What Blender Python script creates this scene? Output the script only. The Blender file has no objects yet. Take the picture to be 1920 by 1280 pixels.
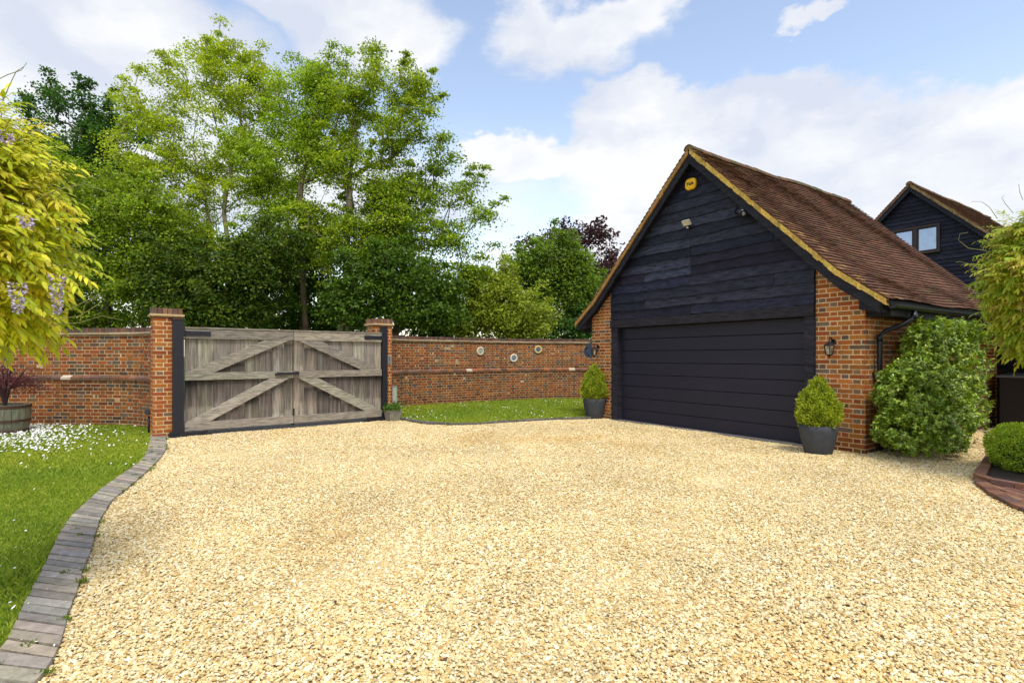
import bpy, math, random
import numpy as np
from mathutils import Vector
R = math.radians
random.seed(7)
sc = bpy.context.scene

# ------------------------------------------------------------------ camera
CAMH = 1.47; F = 1000.0; HOR = 668.0; CX = 960.0
cam_d = bpy.data.cameras.new('camera'); cam = bpy.data.objects.new('camera', cam_d)
sc.collection.objects.link(cam); sc.camera = cam
cam.location = (0, 0, CAMH); cam.rotation_euler = (R(90), 0, 0)
cam_d.sensor_width = 36; cam_d.lens = F / 1920 * 36
cam_d.shift_y = (HOR - 640) / 1920
cam_d.clip_start = 0.05; cam_d.clip_end = 3000

# ------------------------------------------------------------------ light
SUN_EL, SUN_AZ = 61, 162      # compass-like: azimuth measured clockwise from +Y
sd = bpy.data.lights.new('sun', 'SUN'); so = bpy.data.objects.new('sun', sd); sc.collection.objects.link(so)
sd.energy = 2.0; sd.angle = R(17); sd.color = (1.0, 0.95, 0.86)
el, az = R(SUN_EL), R(SUN_AZ)
sdir = Vector((math.sin(az) * math.cos(el), math.cos(az) * math.cos(el), math.sin(el)))
so.rotation_euler = sdir.to_track_quat('Z', 'Y').to_euler()
sc.view_settings.view_transform = 'Standard'; sc.view_settings.look = 'None'
sc.view_settings.exposure = 0.62; sc.view_settings.gamma = 1

W = bpy.data.worlds.new("World"); sc.world = W; W.use_nodes = True
def world():
    nt = W.node_tree; N = nt.nodes; L = nt.links; N.clear()
    out = N.new('ShaderNodeOutputWorld'); bg = N.new('ShaderNodeBackground'); bg.inputs[1].default_value = 0.105
    L.new(bg.outputs[0], out.inputs[0])
    sky = N.new('ShaderNodeTexSky'); sky.sky_type = 'NISHITA'; sky.sun_disc = False
    sky.sun_elevation = el; sky.sun_rotation = az; sky.air_density = 1.0; sky.dust_density = 0.6; sky.ozone_density = 2.0
    tc = N.new('ShaderNodeTexCoord'); D = tc.outputs['Generated']
    def vm(op, a, b=None):
        n = N.new('ShaderNodeVectorMath'); n.operation = op
        for i, x in enumerate((a, b)):
            if x is None: continue
            if isinstance(x, (tuple, list)): n.inputs[i].default_value = x
            elif isinstance(x, (int, float)): n.inputs[3].default_value = x
            else: L.new(x, n.inputs[i])
        return n.outputs[1] if op == 'LENGTH' else n.outputs[0]
    def m(op, a, b=None, clamp=False):
        n = N.new('ShaderNodeMath'); n.operation = op; n.use_clamp = clamp
        for i, x in enumerate((a, b)):
            if x is None: continue
            if isinstance(x, (int, float)): n.inputs[i].default_value = x
            else: L.new(x, n.inputs[i])
        return n.outputs[0]
    def noise(vec, scale, detail=6, rough=.55):
        n = N.new('ShaderNodeTexNoise'); n.inputs['Scale'].default_value = scale
        n.inputs['Detail'].default_value = detail; n.inputs['Roughness'].default_value = rough
        L.new(vec, n.inputs['Vector']); return n
    Ds = vm('MULTIPLY', D, (1, 1, 1.7))
    n1 = noise(Ds, 9.0, 9, .6)
    w = vm('SUBTRACT', n1.outputs['Color'], (.5, .5, .5))
    w = vm('MULTIPLY', w, (.13, .13, .13))
    n2 = noise(Ds, 2.6, 7, .6); f2 = n2.outputs['Fac']
    Dw = vm('ADD', D, w)
    # cloud banks: direction (as seen looking north), horizontal and vertical radius, softness
    B = [(120, 70, .30, .10, .5), (300, 130, .16, .05, .55), (690, 60, .16, .07, .5), (600, 20, .14, .05, .5),
         (1000, 55, .07, .06, .8), (1090, 70, .13, .055, .75), (1190, 30, .07, .035, .8), (1510, 15, .04, .02, .6),
         (1170, 250, .11, .085, .3), (1280, 300, .22, .11, .3), (1430, 260, .17, .095, .3), (1560, 330, .25, .10, .35),
         (1830, 300, .17, .10, .35), (1740, 330, .16, .08, .4), (1000, 300, .15, .045, .5), (930, 290, .07, .035, .4), (1250, 420, .16, .08, .4),
         (1150, 500, .30, .08, .9), (1850, 470, .4, .14, .8), (500, 350, .5, .09, 1.0), (150, 330, .3, .07, 1.0)]
    mask = None
    for (px, py, rx, rz, soft) in B:
        d = Vector(((px - CX) / F, 1, (HOR - py) / F)).normalized()
        q = vm('SUBTRACT', Dw, tuple(d))
        q = vm('MULTIPLY', q, (1 / rx, 1 / rx, 1 / rz))
        l = vm('LENGTH', q)
        mr = N.new('ShaderNodeMapRange'); mr.interpolation_type = 'SMOOTHSTEP'; L.new(l, mr.inputs[0])
        mr.inputs[1].default_value = 1 + soft * .22; mr.inputs[2].default_value = 1 - soft * .55
        mr.inputs[3].default_value = 0; mr.inputs[4].default_value = 1
        mask = mr.outputs[0] if mask is None else m('MAXIMUM', mask, mr.outputs[0])
    # broken cloud everywhere else on the sky (behind and above the camera)
    sep = N.new('ShaderNodeSeparateXYZ'); L.new(D, sep.inputs[0])
    g = N.new('ShaderNodeMapRange'); g.interpolation_type = 'SMOOTHSTEP'; L.new(f2, g.inputs[0]); g.inputs[1].default_value = .42; g.inputs[2].default_value = .62
    back = N.new('ShaderNodeMapRange'); L.new(sep.outputs[1], back.inputs[0]); back.inputs[1].default_value = .45; back.inputs[2].default_value = .1
    gen = m('MULTIPLY', g.outputs[0], back.outputs[0], True)
    mask = m('MAXIMUM', mask, gen)
    # thin veil near the horizon
    veil = N.new('ShaderNodeMapRange'); L.new(sep.outputs[2], veil.inputs[0]); veil.inputs[1].default_value = .42; veil.inputs[2].default_value = .0
    veil.inputs[3].default_value = 0.0; veil.inputs[4].default_value = .6
    veiln = m('MULTIPLY', veil.outputs[0], m('ADD', f2, .3))
    mask = m('MAXIMUM', mask, veiln)
    mask = m('MULTIPLY', mask, .94, True)
    # cloud colour: white tops, slightly grey-blue bellies
    n3 = noise(vm('ADD', Ds, w), 4.5, 6, .5)
    cr = N.new('ShaderNodeValToRGB'); L.new(n3.outputs['Fac'], cr.inputs[0])
    cr.color_ramp.elements[0].position = .38; cr.color_ramp.elements[0].color = (.72, .77, .89, 1)
    cr.color_ramp.elements[1].position = .58; cr.color_ramp.elements[1].color = (1, 1, 1, 1)
    cs = vm('SCALE', cr.outputs[0], 6.3)
    ssc = vm('MULTIPLY', sky.outputs[0], (2.6, 2.12, 1.76))
    mix = N.new('ShaderNodeMix'); mix.data_type = 'RGBA'
    L.new(mask, mix.inputs[0]); L.new(ssc, mix.inputs[6]); L.new(cs, mix.inputs[7])
    L.new(mix.outputs[2], bg.inputs[0])
world()

# ------------------------------------------------------------------ helpers
ORG = {}
def G0(px, py):                       # photo pixel of a ground point -> metres
    z = CAMH * F / (py - HOR); return ((px - CX) / F * z, z)
def PX(px, py, y):                    # photo pixel and distance -> metres
    return ((px - CX) / F * y, y, CAMH + (HOR - py) / F * y)
def tag(o, label=None, cat=None, group=None, kind=None):
    for k, v in (('label', label), ('category', cat), ('group', group), ('kind', kind)):
        if v: o[k] = v
    return o
def empty(name, loc, label, cat, group=None):
    o = bpy.data.objects.new(name, None); sc.collection.objects.link(o); o.location = loc
    o.empty_display_size = .1; ORG[o.name] = Vector(loc)
    return tag(o, label, cat, group)
def link_mesh(name, me, mat, parent, origin):
    me.materials.append(mat)
    o = bpy.data.objects.new(name, me); sc.collection.objects.link(o)
    if parent is not None:
        o.parent = parent; ORG[o.name] = ORG[parent.name]
    else:
        o.location = origin; ORG[o.name] = Vector(origin)
    return o
class MB:
    def __init__(s): s.v = []; s.f = []; s.c = []
    def add(s, vs, fs, col=(1, 1, 1)):
        b = len(s.v); s.v += [tuple(p) for p in vs]; s.f += [tuple(i + b for i in f) for f in fs]; s.c += [col] * len(vs); return s
    def hexa(s, p, col=(1, 1, 1)):    # p: 4 bottom then 4 top
        return s.add(p, [(3, 2, 1, 0), (4, 5, 6, 7), (0, 1, 5, 4), (1, 2, 6, 5), (2, 3, 7, 6), (3, 0, 4, 7)], col)
    def box(s, x0, x1, y0, y1, z0, z1, col=(1, 1, 1), fr=None):
        p = [(x0, y0, z0), (x1, y0, z0), (x1, y1, z0), (x0, y1, z0), (x0, y0, z1), (x1, y0, z1), (x1, y1, z1), (x0, y1, z1)]
        if fr: p = [fr(*q) for q in p]
        return s.hexa(p, col)
    def tube(s, pts, rad, n=8, col=(1, 1, 1), cap=True):
        pts = [Vector(p) for p in pts]
        if not hasattr(rad, '__len__'): rad = [rad] * len(pts)
        vs = []; up = Vector((0, 0, 1))
        ref = None
        for i, p in enumerate(pts):
            t = (pts[min(i + 1, len(pts) - 1)] - pts[max(i - 1, 0)]).normalized()
            if ref is None: ref = t.cross(up if abs(t.z) < .9 else Vector((1, 0, 0))).normalized()
            a = (ref - t * ref.dot(t)).normalized(); ref = a; b = t.cross(a)
            for k in range(n):
                th = 2 * math.pi * k / n; vs.append(p + (a * math.cos(th) + b * math.sin(th)) * rad[i])
        fs = [(i * n + k, i * n + (k + 1) % n, (i + 1) * n + (k + 1) % n, (i + 1) * n + k) for i in range(len(pts) - 1) for k in range(n)]
        if cap: fs += [tuple(range(n - 1, -1, -1)), tuple((len(pts) - 1) * n + k for k in range(n))]
        return s.add(vs, fs, col)
    def lathe(s, c, prof, n=32, col=(1, 1, 1), jit=0):
        vs = [(c[0] + r * math.cos(2 * math.pi * k / n), c[1] + r * math.sin(2 * math.pi * k / n), c[2] + z) for r, z in prof for k in range(n)]
        fs = [(i * n + k, i * n + (k + 1) % n, (i + 1) * n + (k + 1) % n, (i + 1) * n + k) for i in range(len(prof) - 1) for k in range(n)]
        return s.add(vs, fs, col)
    def sphere(s, c, r, n=12, m_=8, col=(1, 1, 1)):
        return s.lathe(c, [(max(1e-4, r * math.sin(math.pi * j / m_)), -r * math.cos(math.pi * j / m_)) for j in range(m_ + 1)], n, col)
    def build(s, name, mat, parent=None, origin=(0, 0, 0), smooth=False):
        og = ORG[parent.name] if parent is not None else Vector(origin)
        me = bpy.data.meshes.new(name)
        me.from_pydata([(p[0] - og.x, p[1] - og.y, p[2] - og.z) for p in s.v], [], s.f)
        a = me.color_attributes.new('Col', 'FLOAT_COLOR', 'POINT')
        a.data.foreach_set('color', np.array([(c[0], c[1], c[2], 1) for c in s.c], dtype=np.float32).ravel())
        me.validate(); me.update()
        if smooth: me.shade_smooth() if hasattr(me, 'shade_smooth') else None
        o = link_mesh(name, me, mat, parent, origin)
        if smooth:
            for p in me.polygons: p.use_smooth = len(p.vertices) < 5
        return o
def np_mesh(name, V, Fc, C, mat, parent=None, origin=(0, 0, 0), smooth=False):
    """V (n,3), Fc (m,k), C (n,3)"""
    og = np.array(ORG[parent.name] if parent is not None else origin)
    me = bpy.data.meshes.new(name); n = len(V); mfc, k = Fc.shape
    me.vertices.add(n); me.vertices.foreach_set('co', (V - og).astype(np.float32).ravel())
    me.loops.add(mfc * k); me.loops.foreach_set('vertex_index', Fc.astype(np.int32).ravel())
    me.polygons.add(mfc); me.polygons.foreach_set('loop_start', np.arange(0, mfc * k, k, dtype=np.int32))
    me.polygons.foreach_set('use_smooth', np.full(mfc, smooth))
    a = me.color_attributes.new('Col', 'FLOAT_COLOR', 'POINT')
    a.data.foreach_set('color', np.hstack([C, np.ones((n, 1))]).astype(np.float32).ravel())
    me.update(calc_edges=True)
    return link_mesh(name, me, mat, parent, origin)

def mat(name, base=None, rough=.8, ns=8., na=.3, bump=0., bs=30., metal=0., stretch=(1, 1, 1), spec=.4, detail=5, dark=None):
    """base None -> the per-piece colour stored on the mesh; noise varies it by +-na"""
    m = bpy.data.materials.new(name); m.use_nodes = True; nt = m.node_tree; N = nt.nodes; L = nt.links
    b = N['Principled BSDF']; b.inputs['Roughness'].default_value = rough; b.inputs['Metallic'].default_value = metal
    b.inputs['Specular IOR Level'].default_value = spec
    tc = N.new('ShaderNodeTexCoord'); mp = N.new('ShaderNodeMapping'); mp.inputs['Scale'].default_value = stretch
    L.new(tc.outputs['Object'], mp.inputs[0])
    n = N.new('ShaderNodeTexNoise'); n.inputs['Scale'].default_value = ns; n.inputs['Detail'].default_value = detail; n.inputs['Roughness'].default_value = .65
    L.new(mp.outputs[0], n.inputs['Vector'])
    mr = N.new('ShaderNodeMapRange'); L.new(n.outputs['Fac'], mr.inputs[0]); mr.inputs[1].default_value = .3; mr.inputs[2].default_value = .7
    mr.inputs[3].default_value = 1 - na; mr.inputs[4].default_value = 1 + na
    if base is None:
        at = N.new('ShaderNodeAttribute'); at.attribute_name = 'Col'; src = at.outputs['Color']
    else:
        rgb = N.new('ShaderNodeRGB'); rgb.outputs[0].default_value = (*base, 1); src = rgb.outputs[0]
    sv = N.new('ShaderNodeVectorMath'); sv.operation = 'SCALE'; L.new(src, sv.inputs[0]); L.new(mr.outputs[0], sv.inputs['Scale'])
    L.new(sv.outputs[0], b.inputs['Base Color'])
    if bump:
        n2 = N.new('ShaderNodeTexNoise'); n2.inputs['Scale'].default_value = bs; n2.inputs['Detail'].default_value = 6
        L.new(mp.outputs[0], n2.inputs['Vector'])
        bp = N.new('ShaderNodeBump'); bp.inputs['Strength'].default_value = bump; bp.inputs['Distance'].default_value = .02
        L.new(n2.outputs['Fac'], bp.inputs['Height']); L.new(bp.outputs[0], b.inputs['Normal'])
    return m
def leafmat(name, trans=.35, gloss=.04, rough=.5):
    m = bpy.data.materials.new(name); m.use_nodes = True; nt = m.node_tree; N = nt.nodes; L = nt.links; N.clear()
    out = N.new('ShaderNodeOutputMaterial'); at = N.new('ShaderNodeAttribute'); at.attribute_name = 'Col'
    df = N.new('ShaderNodeBsdfPrincipled'); df.inputs['Roughness'].default_value = rough; df.inputs['Specular IOR Level'].default_value = gloss * 8
    tr = N.new('ShaderNodeBsdfTranslucent'); mx = N.new('ShaderNodeMixShader'); mx.inputs[0].default_value = trans
    ml = N.new('ShaderNodeVectorMath'); ml.operation = 'MULTIPLY'; ml.inputs[1].default_value = (1.25, 1.25, .6)
    L.new(at.outputs['Color'], df.inputs['Base Color']); L.new(at.outputs['Color'], ml.inputs[0]); L.new(ml.outputs[0], tr.inputs[0])
    L.new(df.outputs[0], mx.inputs[1]); L.new(tr.outputs[0], mx.inputs[2]); L.new(mx.outputs[0], out.inputs[0])
    return m
def rc(c, v=.15, hue=.05):
    k = 1 + random.uniform(-v, v); return tuple(max(0, x * k * (1 + random.uniform(-hue, hue))) for x in c)

M_brick = mat('brick', None, .85, 40, .22, .35, 60)
M_mortar = mat('cream_mortar', (.68, .52, .29), .95, 30, .25, .4, 80)
M_mortar_wall = mat('aged_mortar', (.45, .32, .17), .95, 6, .4, .4, 80)
M_gravelbase = mat('gravel_bed', (.64, .50, .26), .95, 60, .45, 1., 70)
M_stone = mat('gravel_stone', None, .75, 60, .14, 0, spec=.3)
M_ground = mat('field_ground', (.06, .09, .02), .95, 2, .4)
M_soil = mat('lawn_soil', (.09, .13, .012), .95, 3, .5, .6, 60)
M_paver = mat('slate_paver', None, .8, 14, .28, .4, 60)
M_oak = mat('weathered_oak', None, .85, 7, .55, .6, 40, stretch=(5, 5, .35))
M_oakh = mat('weathered_oak_rail', None, .85, 9, .6, .6, 40, stretch=(.6, .6, 5))
M_blackmetal = mat('black_steel', (.012, .012, .018), .45, 10, .2, .1, 40)
M_blackplastic = mat('black_plastic', (.01, .011, .016), .35, 10, .15)
M_board = mat('black_stained_board', None, .6, 5, .8, .5, 30, stretch=(1, 1, 6), spec=.22)
M_door = mat('anthracite_door', (.017, .016, .029), .5, 1.2, .08, .06, 220, spec=.3)
M_tile = mat('clay_tile', None, .9, 22, .4, .5, 60)
M_lichen = mat('lichened_verge', None, .95, 18, .35, .8, 50)
M_leaf = leafmat('leaf', .42); M_leafglossy = leafmat('glossy_leaf', .22, .07, .35)
M_bark = mat('bark', None, .9, 10, .35, .6, 30, stretch=(1, 1, .3))
M_grass = leafmat('grass_blade', .3, .03)
M_plain = mat('painted', None, .6, 12, .12)
M_pot = mat('slate_grey_pot', (.047, .052, .062), .7, 9, .18, .2, 60)
M_petal = mat('petal', None, .7, 10, .05)
M_conc = mat('concrete', (.22, .20, .16), .95, 12, .3, .4, 60)

# ------------------------------------------------------------------ setting: ground
def catmull(pts, n=8):
    P = [np.array(p, float) for p in pts]; P = [2 * P[0] - P[1]] + P + [2 * P[-1] - P[-2]]; out = []
    for i in range(1, len(P) - 2):
        for k in range(n):
            t = k / n; a, b, c, d = P[i - 1:i + 3]
            out.append(.5 * ((2 * b) + (-a + c) * t + (2 * a - 5 * b + 4 * c - d) * t * t + (-a + 3 * b - 3 * c + d) * t ** 3))
    out.append(P[-2]); return [tuple(p) for p in out]
def inside(poly, X, Y):
    x = np.array([p[0] for p in poly]); y = np.array([p[1] for p in poly]); r = np.zeros(len(X), bool); j = len(poly) - 1
    for i in range(len(poly)):
        c = ((y[i] > Y) != (y[j] > Y)) & (X < (x[j] - x[i]) * (Y - y[i]) / (y[j] - y[i] + 1e-12) + x[i]); r ^= c; j = i
    return r
def flat(name, poly, z, m, kind='structure', label=None):
    import bmesh
    bm = bmesh.new(); vs = [bm.verts.new((p[0], p[1], z)) for p in poly]; f = bm.faces.new(vs)
    if f.normal.z < 0: f.normal_flip()
    bmesh.ops.triangulate(bm, faces=bm.faces[:])
    me = bpy.data.meshes.new(name); bm.to_mesh(me); bm.free()
    for p in me.polygons:
        pass
    o = link_mesh(name, me, m, None, (0, 0, 0)); return tag(o, label, kind=kind)
u = Vector((.555, -.832)).normalized(); nf = Vector((-.832, -.555)).normalized(); C0 = Vector((5.30, 8.0))
def GR(s, n, z):                       # garage frame: s leftwards from the right front corner, n out of the front wall
    p = C0 - u * s + nf * n; return (p.x, p.y, z)

grass_side = [(282, 817), (277, 843), (262, 868), (234, 889), (211, 905), (172, 936), (129, 979), (98, 1034), (74, 1085), (51, 1128), (23, 1186), (0, 1225)]
gravel_side = [(312, 820), (310, 847), (281, 882), (242, 917), (213, 940), (199, 960), (184, 991), (172, 1034), (156, 1073), (145, 1116), (129, 1155), (103, 1241)]
gs = catmull([G0(*p) for p in grass_side] + [(-2.38, 2.2), (-2.25, 1.4), (-2.2, .4), (-2.3, -1)], 8)
vs_ = catmull([G0(*p) for p in gravel_side] + [(-2.07, 2.2), (-1.95, 1.4), (-1.9, .4), (-2.0, -1)], 8)
kerb_far = catmull([G0(*p) for p in [(719, 787), (745, 787), (785, 794), (822, 797), (867, 798), (910, 796), (985, 791), (1050, 788), (1100, 786)]] + [(2.2, 12.75)], 6)
wallL = catmull([(-6.75, 10.05), (-7.0, 10.45), (-7.38, 10.85), (-8.0, 11.12), (-9.0, 11.25), (-10.0, 11.25), (-11.2, 11.0), (-12.6, 10.3), (-13.5, 9)], 10)
wallR = catmull([(-2.98, 12.8), (-3.2, 13.7), (-3.38, 14.7), (-3.2, 15.4), (-2.6, 16.0), (-1.8, 16.5), (-.9, 17.2), (0, 17.75), (1.2, 18.15), (2.5, 18.4), (3.8, 18.5)], 10)
brick_curve = [(5.43, 6.22), (5.30, 6.08), (5.18, 5.85), (5.04, 5.61), (4.90, 5.27), (4.80, 5.0), (4.75, 4.5), (4.85, 3.9), (5.2, 3.3), (6, 2.8)]
kerbR = catmull([(8.2, 8.9), (7.15, 7.9), (6.25, 7.02), (5.68, 6.45), (5.45, 6.2), (5.50, 5.98), (5.64, 5.72), (5.95, 5.4), (6.5, 5.05), (7.3, 4.9)], 6)

MB().box(-900, 900, -300, 1500, -.5, -.06).build('ground', M_ground)['kind'] = 'structure'
drive = list(reversed(vs_)) + [(-6.0, 9.72), (-3.0, 12.2)] + kerb_far + [GR(6.0, .02, 0)[:2], GR(0, .02, 0)[:2], GR(-.02, -5.9, 0)[:2], GR(-2.2, -6.1, 0)[:2], (13.5, 8.0), (13.5, -1)]
flat('driveway', drive, 0.0, M_gravelbase)
MB().box(-9, 13, 9.8, 16, -.05, -.02, (.2, .2, .2)).build('path', M_conc)['kind'] = 'structure'
lawnL = gs + [(-14, -1), (-14, 9.3)] + list(reversed(wallL))
flat('lawn', lawnL, 0.012, M_soil)
lawnR = kerb_far + [GR(6.1, -.5, 0)[:2], (5.6, 17.6)] + list(reversed(wallR))[0:] 
flat('lawn', lawnR, 0.012, M_soil)

# block edging beside the lawn
def resample(pts, step):
    P = np.array([p[:2] for p in pts]); d = np.r_[0, np.cumsum(np.linalg.norm(np.diff(P, axis=0), axis=1))]
    n = max(2, int(d[-1] / step)); t = np.linspace(0, d[-1], n + 1); return np.c_[np.interp(t, d, P[:, 0]), np.interp(t, d, P[:, 1])], d[-1]
A, _ = resample(gs, .118); n_ = len(A) - 1; P2 = np.array(vs_); d2 = np.r_[0, np.cumsum(np.linalg.norm(np.diff(P2, axis=0), axis=1))]
t2 = np.linspace(0, d2[-1], n_ + 1); Bp = np.c_[np.interp(t2, d2, P2[:, 0]), np.interp(t2, d2, P2[:, 1])]
mb = MB(); jn = MB()
for i in range(n_):
    a0, a1, b0, b1 = [Vector(q) for q in (A[i], A[i + 1], Bp[i], Bp[i + 1])]
    g = .075
    p = [a0.lerp(a1, g), b0.lerp(b1, g), b0.lerp(b1, 1 - g), a0.lerp(a1, 1 - g)]
    z = .034 + random.uniform(-.004, .004); col = rc(random.choice([(.30, .26, .20), (.24, .21, .17), (.34, .295, .225), (.28, .25, .215), (.36, .30, .22)]), .15)
    jx = [random.uniform(-.004, .004) for _ in range(8)]
    c_ = (p[0] + p[1] + p[2] + p[3]) / 4
    top = [q.lerp(c_, .02) for q in p]
    mb.hexa([(q.x, q.y, -.02) for q in p] + [(q.x + jx[k], q.y + jx[k + 4], z + jx[k] * .4) for k, q in enumerate(top)], col)
    jn.hexa([(q.x, q.y, -.03) for q in (a0, b0, b1, a1)] + [(q.x, q.y, .006) for q in (a0, b0, b1, a1)], (.03, .027, .018))
mb.build('kerb_edging', M_paver)['kind'] = 'structure'
jn.build('kerb_bed', M_paver)['kind'] = 'structure'
mb = MB(); K, _ = resample(kerb_far, .22)
for i in range(len(K) - 1):
    a, b = Vector(K[i]), Vector(K[i + 1]); t = (b - a).normalized(); nn = Vector((t.y, -t.x)); b = a.lerp(b, .96)
    z = .055 + random.uniform(-.006, .006)
    q = [a + nn * .0, b + nn * .0, b - nn * .11, a - nn * .11]
    mb.hexa([(p.x, p.y, -.02) for p in q] + [(p.x, p.y, z) for p in q], rc((.13, .12, .11), .25))
mb.build('kerb', M_paver)['kind'] = 'structure'
# brick apron on the right and its kerb
mb = MB()
pol = brick_curve + [(7.4, 2.8)] + [p for p in reversed(kerbR) if p[1] < 6.2]
flat('brick_path', pol, .02, mat('brick_path_bed', (.13, .09, .06), .95, 20, .3, .5, 60))
rng = np.random.default_rng(3)
for i in range(26):
    for j in range(16):
        cx, cy = 4.6 + i * .105, 2.9 + j * .222 + (.11 if i % 2 else 0)
        if inside(pol, np.array([cx - .04, cx + .04, cx - .04, cx + .04]), np.array([cy - .09, cy + .09, cy + .09, cy - .09])).all():
            z = .034 + random.uniform(-.004, .004)
            mb.box(cx - .047, cx + .047, cy - .106, cy + .106, .0, z, rc(random.choice([(.20, .085, .05), (.16, .07, .05), (.12, .065, .055), (.22, .11, .06)]), .25))
Kc, _ = resample(catmull(brick_curve, 6), .11)
for i in range(len(Kc) - 1):
    a, b = Vector(Kc[i]), Vector(Kc[i + 1]); t = (b - a).normalized(); nn = Vector((t.y, -t.x)) * -1; b = a.lerp(b, .94)
    q = [a - nn * .02, b - nn * .02, b + nn * .10, a + nn * .10]
    mb.hexa([(p.x, p.y, -.02) for p in q] + [(p.x, p.y, .05 + random.uniform(-.004, .004)) for p in q], rc(random.choice([(.19, .085, .05), (.13, .07, .055)]), .25))
mb.build('brick_paving', M_brick)['kind'] = 'structure'

# gravel: loose stones heaped over the bed
def ico(sub=0):
    p = (1 + 5 ** .5) / 2
    v = [(-1, p, 0), (1, p, 0), (-1, -p, 0), (1, -p, 0), (0, -1, p), (0, 1, p), (0, -1, -p), (0, 1, -p), (p, 0, -1), (p, 0, 1), (-p, 0, -1), (-p, 0, 1)]
    f = [(0, 11, 5), (0, 5, 1), (0, 1, 7), (0, 7, 10), (0, 10, 11), (1, 5, 9), (5, 11, 4), (11, 10, 2), (10, 7, 6), (7, 1, 8), (3, 9, 4), (3, 4, 2), (3, 2, 6), (3, 6, 8), (3, 8, 9), (4, 9, 5), (2, 4, 11), (6, 2, 10), (8, 6, 7), (9, 8, 1)]
    v = [np.array(q) / np.linalg.norm(q) for q in v]
    for _ in range(sub):
        mid = {}; nfc = []
        def md(a, b):
            k = (min(a, b), max(a, b))
            if k not in mid: q = v[a] + v[b]; v.append(q / np.linalg.norm(q)); mid[k] = len(v) - 1
            return mid[k]
        for a, b, c in f: x, y, z = md(a, b), md(b, c), md(c, a); nfc += [(a, x, z), (b, y, x), (c, z, y), (x, y, z)]
        f = nfc
    return np.array(v), np.array(f)
OCT = (np.array([(1, 0, 0), (0, 1, 0), (-1, 0, 0), (0, -1, 0), (0, 0, 1), (0, 0, -1)], float), np.array([(0, 1, 4), (1, 2, 4), (2, 3, 4), (3, 0, 4), (1, 0, 5), (2, 1, 5), (3, 2, 5), (0, 3, 5)]))
PAL = np.array([1.04, .99, .83]) * np.array([(.66, .53, .28), (.72, .62, .40), (.60, .45, .21), (.50, .34, .13), (.76, .70, .53), (.80, .76, .64), (.56, .42, .20), (.40, .25, .10), (.66, .56, .33), (.46, .38, .22)])
PW = np.array([.19, .19, .11, .045, .18, .10, .08, .02, .07, .025]); PW /= PW.sum()
def vnoise(X, Y, sc_, seed):
    r = np.random.default_rng(seed); s = 0
    for k in range(5):
        a = r.uniform(0, 6.28); f = sc_ * (1.7 ** k); s = s + np.sin((X * np.cos(a) + Y * np.sin(a)) * f + r.uniform(0, 6.28) + 1.3 * np.sin((X * np.sin(a) - Y * np.cos(a)) * f * .7)) / (1.4 ** k)
    return s / 2.5
def stones(y0, y1, dens, base, sub_seed, size=.0135):
    rg = np.random.default_rng(sub_seed); wdt = 2.15 * y1 + 2.5
    n = int((y1 - y0) * wdt * dens); Y = rg.uniform(y0, y1, n); X = rg.uniform(-wdt / 2, wdt / 2, n)
    k = (abs(X) < 1.06 * Y + 1.0) & inside(drive, X, Y) & ~inside(pol, X, Y) & ~inside(kerbR + [(9, 6)], X, Y)
    X, Y = X[k], Y[k]; n = len(X)
    bv, bf = base; m_ = len(bv)
    sz = size * rg.lognormal(0, .28, n)
    S = np.stack([sz * rg.uniform(.9, 1.45, n), sz * rg.uniform(.7, 1.05, n), sz * rg.uniform(.35, .62, n)], 1)
    V = bv[None] * (1 + rg.uniform(-.22, .22, (n, m_, 1))) * S[:, None, :]
    a = rg.uniform(0, 6.283, n); tx = rg.normal(0, .24, n); ty = rg.normal(0, .24, n)
    ca, sa = np.cos(a), np.sin(a)
    x, y, z = V[..., 0], V[..., 1], V[..., 2]
    z2 = z + x * tx[:, None]; x2 = x - z * tx[:, None]; z3 = z2 + y * ty[:, None]; y2 = y - z2 * ty[:, None]
    xr = x2 * ca[:, None] - y2 * sa[:, None]; yr = x2 * sa[:, None] + y2 * ca[:, None]
    hz = .005 + rg.uniform(0, .009, n) + .010 * vnoise(X, Y, 1.6, 5)
    V = np.stack([xr + X[:, None], yr + Y[:, None], z3 + hz[:, None]], 2)
    col = PAL[rg.choice(len(PAL), n, p=PW)] * (1 + rg.uniform(-.13, .13, (n, 1))) * (1 + .10 * vnoise(X, Y, 2.2, 9)[:, None])
    rust = np.clip(vnoise(X, Y, .8, 21) - .45, 0, 1)[:, None]; col = col * (1 - rust * np.array([.1, .25, .5]))
    Fc = (bf[None] + (np.arange(n) * m_)[:, None, None]).reshape(-1, 3)
    return V.reshape(-1, 3), Fc, np.repeat(np.clip(col, 0, .9), m_, 0)
parts = [stones(1.7, 3.1, 8600, ico(0), 1, .0074), stones(3.1, 4.6, 6900, ico(0), 2, .0078), stones(4.6, 8.0, 5200, OCT, 4, .0087), stones(8.0, 13.2, 2900, OCT, 3, .0100)]
o_ = 0; VV, FF, CC = [], [], []
for v, f, c in parts: VV.append(v); FF.append(f + o_); CC.append(c); o_ += len(v)
g_ = np_mesh('gravel', np.vstack(VV), np.vstack(FF), np.vstack(CC), M_stone); g_['kind'] = 'stuff'

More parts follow.
